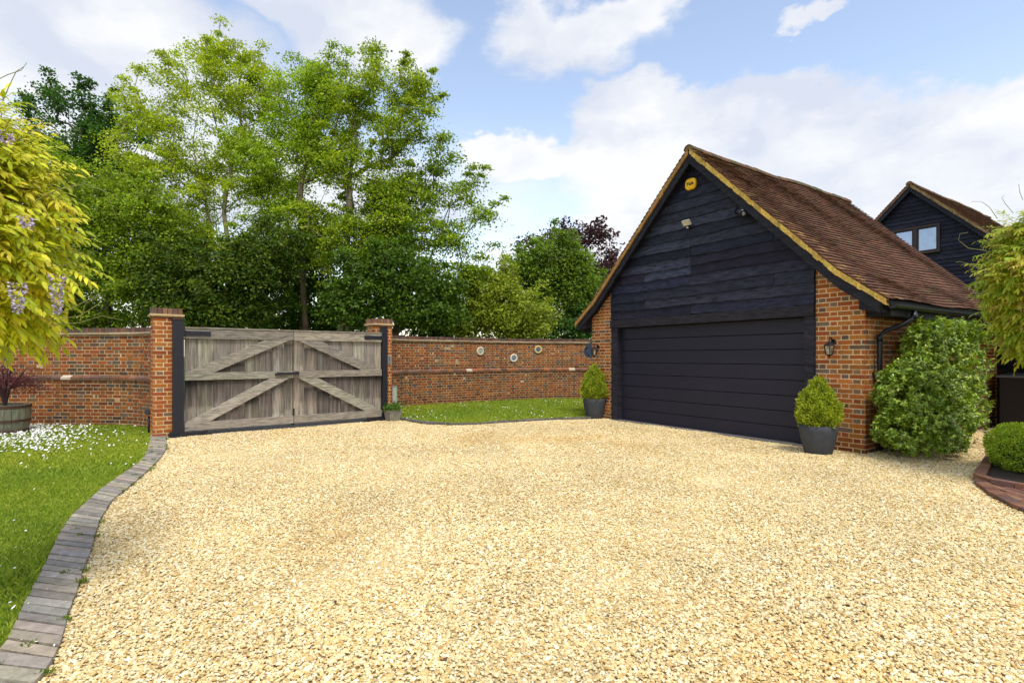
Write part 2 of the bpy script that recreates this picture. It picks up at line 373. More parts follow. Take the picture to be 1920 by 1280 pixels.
# grass blades and daisies
def blades(poly, n, box, seed, h=(.020, .046), w=.0036, cols=((.30, .40, .026), (.20, .30, .018), (.42, .47, .06))):
    rg = np.random.default_rng(seed); X = rg.uniform(box[0], box[1], n); Y = rg.uniform(box[2], box[3], n)
    k = inside(poly, X, Y) & (abs(X) < 1.08 * Y + .5); X, Y = X[k], Y[k]; n = len(X)
    a = rg.uniform(0, 6.28, n); H = rg.uniform(*h, n) * (1 + .25 * vnoise(X, Y, 1.8, 3)); ln = rg.normal(0, .45, (n, 2)) * H[:, None]
    dx, dy = np.cos(a) * w, np.sin(a) * w; z0 = np.full(n, .008)
    V = np.stack([np.stack([X - dx, Y - dy, z0], 1), np.stack([X + dx, Y + dy, z0], 1),
                  np.stack([X + ln[:, 0] * .35 + dx * .7, Y + ln[:, 1] * .35 + dy * .7, z0 + H * .6], 1), np.stack([X + ln[:, 0], Y + ln[:, 1], z0 + H], 1),
                  ], 1)
    Fc = (np.array([[0, 1, 2, 3]])[None] + (np.arange(n) * 4)[:, None, None]).reshape(-1, 4)
    cols = np.array(cols); c = cols[rg.integers(0, len(cols), n)] * (1 + rg.uniform(-.2, .2, (n, 1)))
    pt = np.clip(vnoise(X, Y, .9, 8), -1, 1)[:, None]; c = c * (1 + .14 * pt) * (1 + np.array([.12, 0, 0]) * pt)
    return V.reshape(-1, 3), Fc, np.repeat(c, 4, 0)
v, f, c = blades(lawnL, 210000, (-8, -2, 1.8, 6.5), 11)
v2, f2, c2 = blades(lawnL, 130000, (-13.5, -4, 6.5, 11.6), 12, (.035, .06), .006)
np_mesh('grass', np.vstack([v, v2]), np.vstack([f, f2 + len(v)]), np.vstack([c, c2]), M_grass)['kind'] = 'stuff'
v, f, c = blades(lawnR, 130000, (-4, 6, 11, 18.6), 13, (.035, .06), .009)
np_mesh('grass', v, f, c, M_grass)['kind'] = 'stuff'
def daisies(pts, name):
    mb = MB()
    for (x, y, r) in pts:
        z = .052 + random.uniform(0, .02); a0 = random.uniform(0, 6); tl = random.uniform(-.5, .5); tq = random.uniform(-.1, .8)
        vs = [(x, y, z + .004)] + [(x + r * (1 if k % 2 else .72) * math.cos(a0 + k * .524), y + r * (1 if k % 2 else .72) * math.sin(a0 + k * .524), z + r * (tl * math.cos(a0 + k * .524) + tq * math.sin(a0 + k * .524))) for k in range(12)]
        mb.add(vs, [(0, k + 1, (k + 1) % 12 + 1) for k in range(12)], (.85, .85, .82))
        mb.add([(x + r * .28 * math.cos(k * 1.26), y + r * .28 * math.sin(k * 1.26), z + .007) for k in range(5)], [tuple(range(5))], (.7, .45, .03))
        mb.tube([(x, y, .0), (x, y, z)], .0012, 3, (.1, .2, .02), False)
    o = mb.build(name, M_petal); o['kind'] = 'stuff'
pts = []
for _ in range(5200):
    px, py = random.uniform(-20, 270), 797 + abs(random.gauss(0, 26))
    if py < 800 or py > 1190: continue
    x, y = G0(px, py)
    dn = math.exp(-((px - 45) / 95) ** 2) * (1.4 if py < 850 else .5)
    if random.random() < dn * .32 and inside(lawnL, np.array([x]), np.array([y]))[0]: pts.append((x, y, random.uniform(.012, .019)))
for _ in range(150):
    x, y = random.uniform(-9, -2.5), random.uniform(2.6, 9.5)
    if inside(lawnL, np.array([x]), np.array([y]))[0]: pts.append((x, y, random.uniform(.008, .012)))
daisies(pts, 'daisies')
pts = []
while len(pts) < 130:
    x, y = random.uniform(-4, 4.5), random.uniform(12, 18.2)
    if inside(lawnR, np.array([x]), np.array([y]))[0] and math.sin(x * 2.1 + y) + random.uniform(-1, 1) > 0: pts.append((x, y, random.uniform(.009, .015)))
daisies(pts, 'daisies')

# ------------------------------------------------------------------ brickwork
RED = [(.37, .098, .016), (.41, .12, .019), (.30, .072, .016), (.43, .15, .025), (.33, .105, .02)]
BLU = [(.17, .10, .06), (.19, .13, .09), (.14, .08, .06), (.22, .12, .05)]
def bcol(header, stain=1., bluep=.5):
    c = random.choice(BLU) if random.random() < (bluep if header else bluep * .3) else random.choice(RED)
    return tuple(x * stain for x in rc(c, .18, .06))
class Path:
    def __init__(s, pts):
        s.P = np.array([p[:2] for p in pts]); s.d = np.r_[0, np.cumsum(np.linalg.norm(np.diff(s.P, axis=0), axis=1))]; s.L = s.d[-1]
    def at(s, t, off=0.):
        t = min(max(t, 0), s.L); x, y = np.interp(t, s.d, s.P[:, 0]), np.interp(t, s.d, s.P[:, 1])
        a, b = max(0, t - .03), min(s.L, t + .03)
        tx, ty = np.interp(b, s.d, s.P[:, 0]) - np.interp(a, s.d, s.P[:, 0]), np.interp(b, s.d, s.P[:, 1]) - np.interp(a, s.d, s.P[:, 1])
        l = math.hypot(tx, ty); return Vector((x + ty / l * off, y - tx / l * off))       # off > 0: to the right of the direction of travel
def bricks(mb, path, z0, courses, off=0., proud=.002, ok=None, stain=None, bluep=.5, phase=0., h=.0605, pitch=.075):
    for i in range(courses):
        z = z0 + i * pitch; t = phase - (.169 if i % 2 else 0) - .34; k = 0
        while t < path.L:
            ln = .2105 if k % 2 == 0 else .098
            a, b = max(t, 0), min(t + ln, path.L)
            if b - a > .03:
                m_ = (a + b) / 2
                if ok is None or ok(m_, z):
                    j = lambda: random.uniform(-.0025, .0025)
                    pr = off + proud + random.uniform(-.002, .003)
                    fa, fb, ba, bb = path.at(a + j(), pr), path.at(b + j(), pr), path.at(a, off - .02), path.at(b, off - .02)
                    za, zb = z + j(), z + h + j()
                    st = stain(m_, z) if stain else 1
                    mb.hexa([(fa.x, fa.y, za), (fb.x, fb.y, z + j()), (bb.x, bb.y, z), (ba.x, ba.y, z),
                             (fa.x, fa.y, zb), (fb.x, fb.y, z + h + j()), (bb.x, bb.y, z + h), (ba.x, ba.y, z + h)], bcol(k % 2 == 1, st, bluep))
            t += ln + .0145; k += 1
def slab(mb, path, z0, z1, o0, o1, step=.12, col=(1, 1, 1)):
    n = max(1, int(path.L / step)); ts = [path.L * i / n for i in range(n + 1)]; vs = []
    for t in ts:
        a, b = path.at(t, o0), path.at(t, o1); vs += [(a.x, a.y, z0), (b.x, b.y, z0), (b.x, b.y, z1), (a.x, a.y, z1)]
    fs = [(i * 4 + k, i * 4 + (k + 1) % 4, i * 4 + 4 + (k + 1) % 4, i * 4 + 4 + k) for i in range(n) for k in range(4)] + [(3, 2, 1, 0), (n * 4, n * 4 + 1, n * 4 + 2, n * 4 + 3)]
    mb.add(vs, fs, col)
def garden_wall(pts, label, pale, flip, seed):
    random.seed(seed); path = Path(pts if not flip else list(reversed(pts))); p0 = pts[len(pts) // 3]
    root = empty('brick_wall', (p0[0], p0[1], 0), label, 'brick wall', 'garden walls either side of the gate')
    if flip: pale = [path.L - q for q in pale]
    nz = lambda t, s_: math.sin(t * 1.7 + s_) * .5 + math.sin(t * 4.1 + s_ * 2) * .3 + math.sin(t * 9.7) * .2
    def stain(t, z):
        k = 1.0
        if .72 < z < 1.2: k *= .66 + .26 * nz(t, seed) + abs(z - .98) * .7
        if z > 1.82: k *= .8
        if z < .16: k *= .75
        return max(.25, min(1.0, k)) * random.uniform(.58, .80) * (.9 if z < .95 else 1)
    mo = MB(); slab(mo, path, -.05, 1.02, -.26, .05); slab(mo, path, 1.021, 1.93, -.26, .0); mo.build('mortar_core', M_mortar_wall, root)
    mb = MB(); bricks(mb, path, .005, 13, .05, stain=stain, bluep=.45); bricks(mb, path, 1.085, 11, .0, stain=stain, bluep=.45, phase=.1)
    mb.build('brickwork', M_brick, root)
    lb = MB(); t = 0                                               # sloping plinth bricks of the ledge
    while t < path.L - .1:
        a, b, a2, b2 = path.at(t, .075), path.at(t + .213, .075), path.at(t, -.01), path.at(t + .213, -.01)
        c = rc(random.choice([(.19, .085, .045), (.13, .07, .05), (.24, .09, .035), (.15, .08, .055)]), .25)
        if any(abs(t - q) < .11 for q in pale): c = (.55, .45, .34)
        z = .985 + random.uniform(-.004, .004)
        lb.hexa([(a.x, a.y, z), (b.x, b.y, z), (b2.x, b2.y, z), (a2.x, a2.y, z), (a.x, a.y, z + .045), (b.x, b.y, z + .045), (b2.x, b2.y, z + .095), (a2.x, a2.y, z + .095)], c); t += .223
    lb.build('ledge', M_brick, root)
    cr = MB(); t = 0
    while t < path.L - .05:                                        # creasing tiles
        e = min(t + .26, path.L); z = 1.932 + random.uniform(-.003, .003)
        q = [path.at(t + .004, .045), path.at(e, .045), path.at(e, -.30), path.at(t + .004, -.30)]
        cr.hexa([(p.x, p.y, z) for p in q] + [(p.x, p.y, z + .036) for p in q], rc((.44, .33, .20), .2)); t += .26
    cr.build('creasing', M_brick, root)
    cp = MB(); t = 0
    while t < path.L - .05:                                        # bricks on edge
        q = [path.at(t, .012), path.at(t + .066, .012), path.at(t + .066, -.235), path.at(t, -.235)]; zt = 2.065 + random.uniform(-.006, .006)
        cp.hexa([(p.x, p.y, 1.968) for p in q] + [(p.x, p.y, zt) for p in q], rc(random.choice([(.13, .06, .04), (.10, .06, .05), (.16, .075, .045), (.09, .07, .05)]), .3)); t += .074
    cp.build('coping', M_brick, root)
    return root
garden_wall(wallL, 'curved red brick wall behind the lawn at the left of the wooden gate', (3.1,), True, 1)
garden_wall(wallR, 'long curving red brick wall with three round plaques between gate and garage', (4.95, 8.7), False, 2)

# ------------------------------------------------------------------ gate, pillars, posts
g = Vector((.778, .629)).normalized(); gn = Vector((g.y, -g.x)); O = Vector((-6.10, 9.74))
def GT(a, b, z):
    p = O + g * a + gn * b; return (p.x, p.y, z)
def pillar(c, label, seed):
    random.seed(seed); root = empty('gate_pillar', (c.x, c.y, 0), label, 'gate pillar', 'brick pillars of the gate')
    def cor(h): return [c - g * h + gn * h, c + g * h + gn * h, c + g * h - gn * h, c - g * h - gn * h]
    q = cor(.219); MB().hexa([(p.x, p.y, -.05) for p in q] + [(p.x, p.y, 2.17) for p in q]).build('mortar_core', M_mortar, root)
    mb = MB()
    for i in range(4):
        a, b = cor(.219)[i], cor(.219)[(i + 1) % 4]; e = (b - a).normalized() * .0065
        bricks(mb, Path([tuple(a - e), tuple(b + e)]), .01 + (0 if i % 2 else 0), 29, 0, phase=(.113 if i % 2 else 0), bluep=.22)
    mb.build('brickwork', M_brick, root)
    q = cor(.262); q2 = cor(.245)
    MB().hexa([(p.x, p.y, 2.185) for p in q2] + [(p.x, p.y, 2.205) for p in q2], (.45, .30, .15)).hexa([(p.x, p.y, 2.206) for p in q] + [(p.x, p.y, 2.24) for p in q], (.56, .40, .20)).build('creasing', M_brick, root)
    cp = MB(); n = 6
    for k in range(n):
        a0, a1 = -.235 + .47 * k / n + .004, -.235 + .47 * (k + 1) / n - .004
        for (b0, b1) in ((-.235, -.004), (.004, .235)):
            P = [c + g * x + gn * y for x, y in ((a0, b0), (a1, b0), (a1, b1), (a0, b1))]
            cp.hexa([(p.x, p.y, 2.243) for p in P] + [(p.x, p.y, 2.348 + random.uniform(-.004, .004)) for p in P], rc(random.choice([(.18, .09, .05), (.14, .08, .055), (.22, .11, .06)]), .25))
    cp.build('coping', M_brick, root)
cL, cR = Vector((-6.42, 9.9)), Vector((-3.16, 12.7))
pillar(cL, 'square brick pillar left of the wooden gate, nearest the lawn with the barrel', 3)
pillar(cR, 'square brick pillar right of the wooden gate carrying a grey keypad', 4)
def post(a, label, w=.085):
    root = empty('gate_post', GT(a, 0, 0), label, 'gate post', 'black posts hanging the gate')
    MB().box(a - w, a + w, -.085, .085, -.03, 2.13, fr=GT).build('shaft', M_blackmetal, root)
    MB().box(a - w - .012, a + w + .012, -.097, .097, 2.131, 2.145, fr=GT).build('cap', M_blackmetal, root)
    MB().box(a - w - .06, a + w + .04, -.12, .14, .0, .05, fr=GT).box(a - w - .055, a - w - .002, .02, .12, .05, .11, fr=GT).build('base_plate', M_blackmetal, root)
post(0, 'thick black steel post against the left brick pillar')
aR = (Vector((-3.05, 12.40)) - O).dot(g)
post(aR, 'black steel post against the right brick pillar', .06)
def leaf(a0, a1, hinge_left, label, widths):
    sgn = 1 if hinge_left else -1; hx = a0 if hinge_left else a1; mx_ = a1 if hinge_left else a0
    root = empty('wooden_gate', GT(hx, 0, 0), label, 'gate', 'leaves of the weathered driveway gate')
    def oc(v=.12): return rc(random.choice([(.31, .275, .215), (.36, .32, .25), (.27, .235, .182), (.25, .22, .18), (.39, .345, .265)]), v, .03)
    T = sum(widths); x = a0; bd = MB()
    for w in widths:
        w = w / T * (a1 - a0); n = 12; vs = []; base = oc(); dk = [(.0, .0)] * 0
        # each board in short lengths so that rain stains below the rails stay with the wood
        zs = [.10 + (1.93 - .10) * i / 24 for i in range(25)]; st = random.uniform(.25, 1); st2 = random.uniform(.25, 1)
        cols = []
        for z in zs:
            k = 1.0
            bz = brace_z(x + w / 2, a0, a1, hinge_left)
            for (zz, s_) in ((1.13, st2), (bz[0], st), (bz[1], st2)):
                dd = zz - z
                if -.02 < dd < .6: k -= 1.05 * s_ * math.exp(-dd / .30)
            k = max(.13, k); cols.append((base[0] * k, base[1] * k * (.94 if k < .8 else 1), base[2] * k * (.95 if k < .8 else 1)))
        yb = random.uniform(-.003, .002); streak = [random.uniform(.35, 1.0) for _ in range(7)]; GR_G = GT; k_of = lambda c_, b_: c_[0] / b_[0]
        for z, cc in zip(zs, cols):
            for q in range(7):
                tq = q / 6; kk = streak[q] if k_of(cc, base) < .93 else 1
                vs.append((GR_G(x + .004 + (w - .008) * tq, yb, z), tuple(v * (1 - (1 - kk) * .8) for v in cc)))
        fs = [(i * 7 + k, i * 7 + k + 1, i * 7 + 8 + k, i * 7 + 7 + k) for i in range(24) for k in range(6)]
        for xe in (x + .004, x + w - .004):
            b = len(vs); vs += [(GR_G(xe, yy, zz), base) for zz in (.1, 1.93) for yy in (yb, -.022)]; fs.append((b, b + 1, b + 3, b + 2))
        b = len(bd.v); bd.v += [q[0] for q in vs]; bd.c += [q[1] for q in vs]; bd.f += [tuple(i + b for i in f) for f in fs]
        x += w
    bd.build('boards', M_oak, root)
    MB().box(a0 + .02, a1 - .02, -.03, -.024, .1, 1.93, (.05, .04, .03), fr=GT).build('backing', M_oak, root)
    def rail(z0, z1, nm='rail', d=.05):
        n = 10; rb = MB(); c = tuple(x * .85 for x in oc(.06))
        for i in range(n):
            xa, xb = a0 + (a1 - a0) * i / n, a0 + (a1 - a0) * (i + 1) / n
            rb.box(xa, xb, .001, d, z0, z1, c, fr=GT)
        rb = MB().box(a0, a1, .003, d, z0, z1, c, fr=GT); return rb.build(nm, M_oakh, root)
    rail(1.80, 1.985); rail(1.03, 1.17); rail(.10, .25)
    MB().box(a0, a1, -.035, .062, 1.986, 2.012, (.25, .22, .17), fr=GT).build('top_rail', M_oakh, root)
    for zl, zh in ((1.172, 1.798), (.252, 1.028)):
        x0, x1 = hx + sgn * .02, mx_ - sgn * .08; wv = .15
        L_ = math.hypot(x1 - x0, zh - zl); hh = wv * L_ / abs(x1 - x0)
        xa = x0 + sgn * wv * .2
        # parallelogram brace with feet cut level on the rails
        dx = sgn * hh * abs(x1 - x0) / (zh - zl)
        P = [(x0, zl), (x0 + dx, zl), (x1, zh), (x1 - dx, zh)]
        MB().hexa([GT(p[0], .003, p[1]) for p in P] + [GT(p[0], .045, p[1]) for p in P], oc(.06)).build('brace', M_oakh, root)
    # ironwork
    MB().box(*sorted((hx - sgn * .06, hx + sgn * .42)), .051, .063, 1.85, 1.935, fr=GT).tube([GT(hx, .08, 1.84), GT(hx, .08, 1.95)], .016, 10).build('hinge', M_blackmetal, root)
    MB().box(*sorted((hx - sgn * .08, hx + sgn * .36)), .04, .10, .035, .085, fr=GT).box(*sorted((hx + sgn * .3, hx + sgn * .42)), .02, .13, .01, .055, fr=GT).build('hinge', M_blackmetal, root)
    if hinge_left:
        MB().box(a1 - .32, a1 + .02, .055, .085, 1.10, 1.145, fr=GT).box(a1 - .36, a1 - .28, .052, .09, 1.09, 1.13, fr=GT).build('lock_bar', M_blackmetal, root)
    else:
        MB().box(a0 + .01, a0 + .09, .052, .09, 1.09, 1.155, fr=GT).build('lock_keep', M_blackmetal, root)
        MB().box(a0 - .03, a0 + .012, -.06, -.036, .06, 1.98, (.06, .06, .03), fr=GT).build('gap_filler', M_oak, root)  # added dark strip, stops light showing through the gap between the leaves
        MB().box(a0 - .012, a0 + .012, .02, .035, .06, .40, fr=GT).build('drop_bolt', M_blackmetal, root)
def brace_z(x, a0, a1, hl):
    t = (x - a0) / (a1 - a0); t = t if hl else 1 - t
    return (1.13 + .60 * max(0, t - .15) / .8, .20 + .76 * max(0, t - .15) / .8)
random.seed(12)
midp = (aR) * .502
leaf(.10, midp - .006, True, 'left leaf of the weathered oak gate with black lock bar at its edge', [.9, 1.25, 1.25, 1.15, 1.15, 1.1, 1.05, .75])
leaf(midp + .006, aR - .07, False, 'right leaf of the weathered oak gate, hung near the keypad pillar', [.8, 1.05, 1., 1., 1., 1., .95, .6])
MB().box(-.1, aR, -.15, .1, -.03, .022, (.1, .095, .09), fr=GT).build('threshold', M_paver)['kind'] = 'structure'
tag(MB().box(-.02, .014, .235, .262, 1.30, 1.47, (.24, .23, .21), fr=lambda a, b, z: (cR.x + g.x * (.155 + a) + gn.x * (b - .008), cR.y + g.y * (.155 + a) + gn.y * (b - .008), z))
    .box(-.012, .006, .262, .266, 1.38, 1.45, (.10, .10, .10), fr=lambda a, b, z: (cR.x + g.x * (.155 + a) + gn.x * (b - .008), cR.y + g.y * (.155 + a) + gn.y * (b - .008), z))
    .box(-.05, .044, .228, .2345, 1.28, 1.49, (.30, .29, .27), fr=lambda a, b, z: (cR.x + g.x * (.155 + a) + gn.x * (b - .008), cR.y + g.y * (.155 + a) + gn.y * (b - .008), z))
    .build('keypad', M_plain, None, (0, 0, 0)), 'small grey keypad plate fixed to the right brick gate pillar', 'keypad')
r_ = empty('marker_post', (-2.78, 12.75, 0), 'pale green upright box beside the right gate pillar above the small planter', 'utility box')
MB().box(-2.83, -2.73, 12.62, 12.70, .38, .75, (.34, .38, .30)).box(-2.835, -2.725, 12.612, 12.708, .751, .765, (.30, .34, .27)).box(-2.815, -2.745, 12.612, 12.619, .42, .71, (.38, .42, .34)).build('cabinet', M_plain, r_)
MB().tube([(-2.78, 12.67, -.02), (-2.78, 12.67, .379)], .014, 8, (.05, .05, .05)).build('pole', M_plain, r_)
# garden spotlight by left pillar
lx, ly = PX(279, 800, 9.95)[:2]
r_ = empty('garden_spotlight', (lx, ly, 0), 'slim black spotlight on a stake beside the left gate pillar', 'garden light')
MB().tube([(lx, ly, -.03), (lx, ly, .36)], .017, 8).build('stake', M_blackplastic, r_, smooth=True)
MB().tube([(lx + .01, ly - .06, .44), (lx, ly, .42), (lx, ly + .03, .40)], [.05, .045, .02], 12).build('lamp_head', M_blackplastic, r_, smooth=True)

# ------------------------------------------------------------------ garage
WID = 6.03; MID = WID / 2; RZ = 5.50; DEP = 5.75
def roofz(dist): return RZ - dist if dist < 2.72 else RZ - 2.72 - (dist - 2.72) * .74
gar = empty('garage', GR(MID, -3, 0), 'detached brick and black boarded double garage with steep clay tile roof', 'garage')
core = MB()
def gwall(s0, s1, n0, n1, zf, clip=True):
    # wall solid under the roof line, cut by it
    S = [s0 + (s1 - s0) * i / 8 for i in range(9)]
    vs = []
    for s in S:
        zt = min(zf, roofz(abs(s - MID)) - .06); vs += [GR(s, n0, -.05), GR(s, n1, -.05), GR(s, n1, zt), GR(s, n0, zt)]
    fs = [(i * 4 + k, i * 4 + (k + 1) % 4, i * 4 + 4 + (k + 1) % 4, i * 4 + 4 + k) for i in range(8) for k in range(4)] + [(0, 1, 2, 3), (32, 33, 34, 35)]
    core.add(vs, fs)
gwall(0, .722, 0, -.3, 9); gwall(5.34, WID, 0, -.3, 9)
core.box(0, .3, -DEP, -.301, -.05, 2.50, fr=GR); core.box(WID - .3, WID, -DEP, -.301, -.05, 2.50, fr=GR)
gwall(0.001, WID, -DEP - .001, -DEP - .28, 9)
core.build('mortar_core', M_mortar, gar)
random.seed(21); mb = MB()
gst = lambda t, z: (.55 if z < .07 else .68 if z < .15 else .82 if z < .22 else 1) * random.uniform(.85, 1.05)
def ok_front(off):
    return lambda t, z: z + .07 < roofz(abs((off - t) - MID)) - .06
pr = Path([GR(.722, 0, 0)[:2], GR(-.006, 0, 0)[:2]]); bricks(mb, pr, .005, 42, 0, ok=lambda t, z: z + .07 < roofz(abs(.722 - t - MID)) - .05, stain=gst, bluep=.38)
pl = Path([GR(WID + .006, 0, 0)[:2], GR(5.34, 0, 0)[:2]]); bricks(mb, pl, .005, 42, 0, ok=lambda t, z: z + .07 < roofz(abs(WID - t - MID)) - .05, stain=gst, bluep=.38, phase=.1)
ps = Path([GR(0, .006, 0)[:2], GR(0, -DEP - .285, 0)[:2]]); 
# make sure bricks face outwards on the side
a = ps.at(1, .1); b_ = Vector(GR(-.1, -1, 0)[:2])
if (a - b_).length > .15: ps = Path(list(reversed([tuple(q) for q in ps.P])))
bricks(mb, ps, .005, 33, 0, stain=gst, bluep=.38, phase=.113)
for P_ in (pr, pl):
    q = P_.at(.3, .2); assert (q - C0).dot(nf) > 0
mb.build('brickwork', M_brick, gar)
MB().box(0.05, WID - .05, -DEP + .05, -.35, .001, .01, (.2, .2, .2), fr=GR).build('slab', M_conc, gar)
# cladding
random.seed(5); cl = MB(); z = 2.30; row = 0; ZT = RZ - .14
while z < ZT - .1:
    hgt = .19 + random.uniform(-.012, .012); cuts = sorted([.722, 5.338] + [random.choice([1.42, 1.40, 3.1, 3.12, 4.3]) for _ in range(1 if row % 2 else 2)])
    cuts = [c for i, c in enumerate(cuts) if i == 0 or c - cuts[i - 1] > .2]
    ztop = min(z + hgt + .02, ZT)
    for s0, s1 in zip(cuts[:-1], cuts[1:]):
        col = rc(random.choice([(.015, .017, .034), (.011, .012, .025), (.019, .020, .036), (.028, .031, .050), (.014, .012, .024)]), .25, .05)
        wl = max(0, ZT - z); wt = max(0, ZT - ztop)
        a0, a1 = max(s0 + .003, MID - wl), min(s1 - .003, MID + wl); b0, b1 = max(s0 + .003, MID - wt), min(s1 - .003, MID + wt)
        if a1 - a0 < .05 or b1 < b0: continue
        n = max(1, int((a1 - a0) / .12)); jz = [random.uniform(-.006, .006) for _ in range(n + 1)]; wv = random.uniform(0, 6); vs = []
        for i in range(n + 1):
            sa = a0 + (a1 - a0) * i / n; sb = b0 + (b1 - b0) * i / n; zz = z + jz[i] + .009 * math.sin(sa * 2.3 + wv)
            vs += [GR(sa, .028, zz), GR(sa, .062, zz + .002), GR(sb, .036, ztop), GR(sb, .016, ztop)]
        fs = [(i * 4 + k, i * 4 + (k + 1) % 4, i * 4 + 4 + (k + 1) % 4, i * 4 + 4 + k) for i in range(n) for k in range(4)] + [(0, 1, 2, 3), (n * 4 + 3, n * 4 + 2, n * 4 + 1, n * 4)]
        cl.add(vs, fs, col)
    z += hgt; row += 1
cl.build('weatherboarding', M_board, gar)
bk = MB(); vs = [GR(.72, .0, 2.3), GR(5.34, .0, 2.3), GR(5.34, .0, ZT - 2.32), GR(MID, .0, ZT), GR(.72, .0, ZT - 2.3)]
vs = [GR(.73, -.02, 2.14), GR(5.33, -.02, 2.14), GR(5.33, -.02, ZT - 2.32), GR(MID, -.02, ZT), GR(.73, -.02, ZT - 2.32)]
vs2 = [GR(.73, .012, 2.14), GR(5.33, .012, 2.14), GR(5.33, .012, ZT - 2.32), GR(MID, .012, ZT), GR(.73, .012, ZT - 2.32)]
bk.add(vs + vs2, [(4, 3, 2, 1, 0), (5, 6, 7, 8, 9)] + [(i, (i + 1) % 5, (i + 1) % 5 + 5, i + 5) for i in range(5)], (.01, .01, .012)); bk.build('gable_backing', M_board, gar)
MB().box(.722, 5.338, -.25, .07, 2.125, 2.297, (.020, .018, .024), fr=GR).build('lintel', M_board, gar)
fr_ = MB().box(.723, .885, -.2, .035, -.02, 2.124, (.022, .021, .03), fr=GR); fr_.build('door_post', M_board, gar)
MB().box(5.13, 5.337, -.2, .035, -.02, 2.124, (.022, .021, .03), fr=GR).build('door_post', M_board, gar)
# sectional door
dr = MB(); s0, s1, np_ = .886, 5.129, 8; hz = 2.12 / np_
def slit(mb, prof, s0, s1):
    n = len(prof); vs = [GR(s0, p[0], p[1]) for p in prof] + [GR(s1, p[0], p[1]) for p in prof]
    mb.add(vs, [(i, i + 1, n + i + 1, n + i) for i in range(n - 1)])
for i in range(np_):
    z0, z1 = i * hz + .004, (i + 1) * hz
    slit(dr, [(-.15, z0), (-.118, z0 + .003), (-.110, z0 + .007), (-.108, z0 + .014), (-.108, z1 - .010), (-.112, z1 - .003), (-.15, z1 - .002)], s0, s1)
dr.box(s0, s1, -.2, -.149, 0, 2.12, fr=GR)
dro = dr.build('garage_door', M_door, gar)
MB().box(s0 + .02, s1 - .02, -.112, -.09, .0, .03, fr=GR).build('bottom_seal', M_blackplastic, dro)
MB().box(s0 - .1, s1 + .1, -.11, .12, -.02, .018, (.14, .13, .12), fr=GR).build('sill', M_paver, gar)
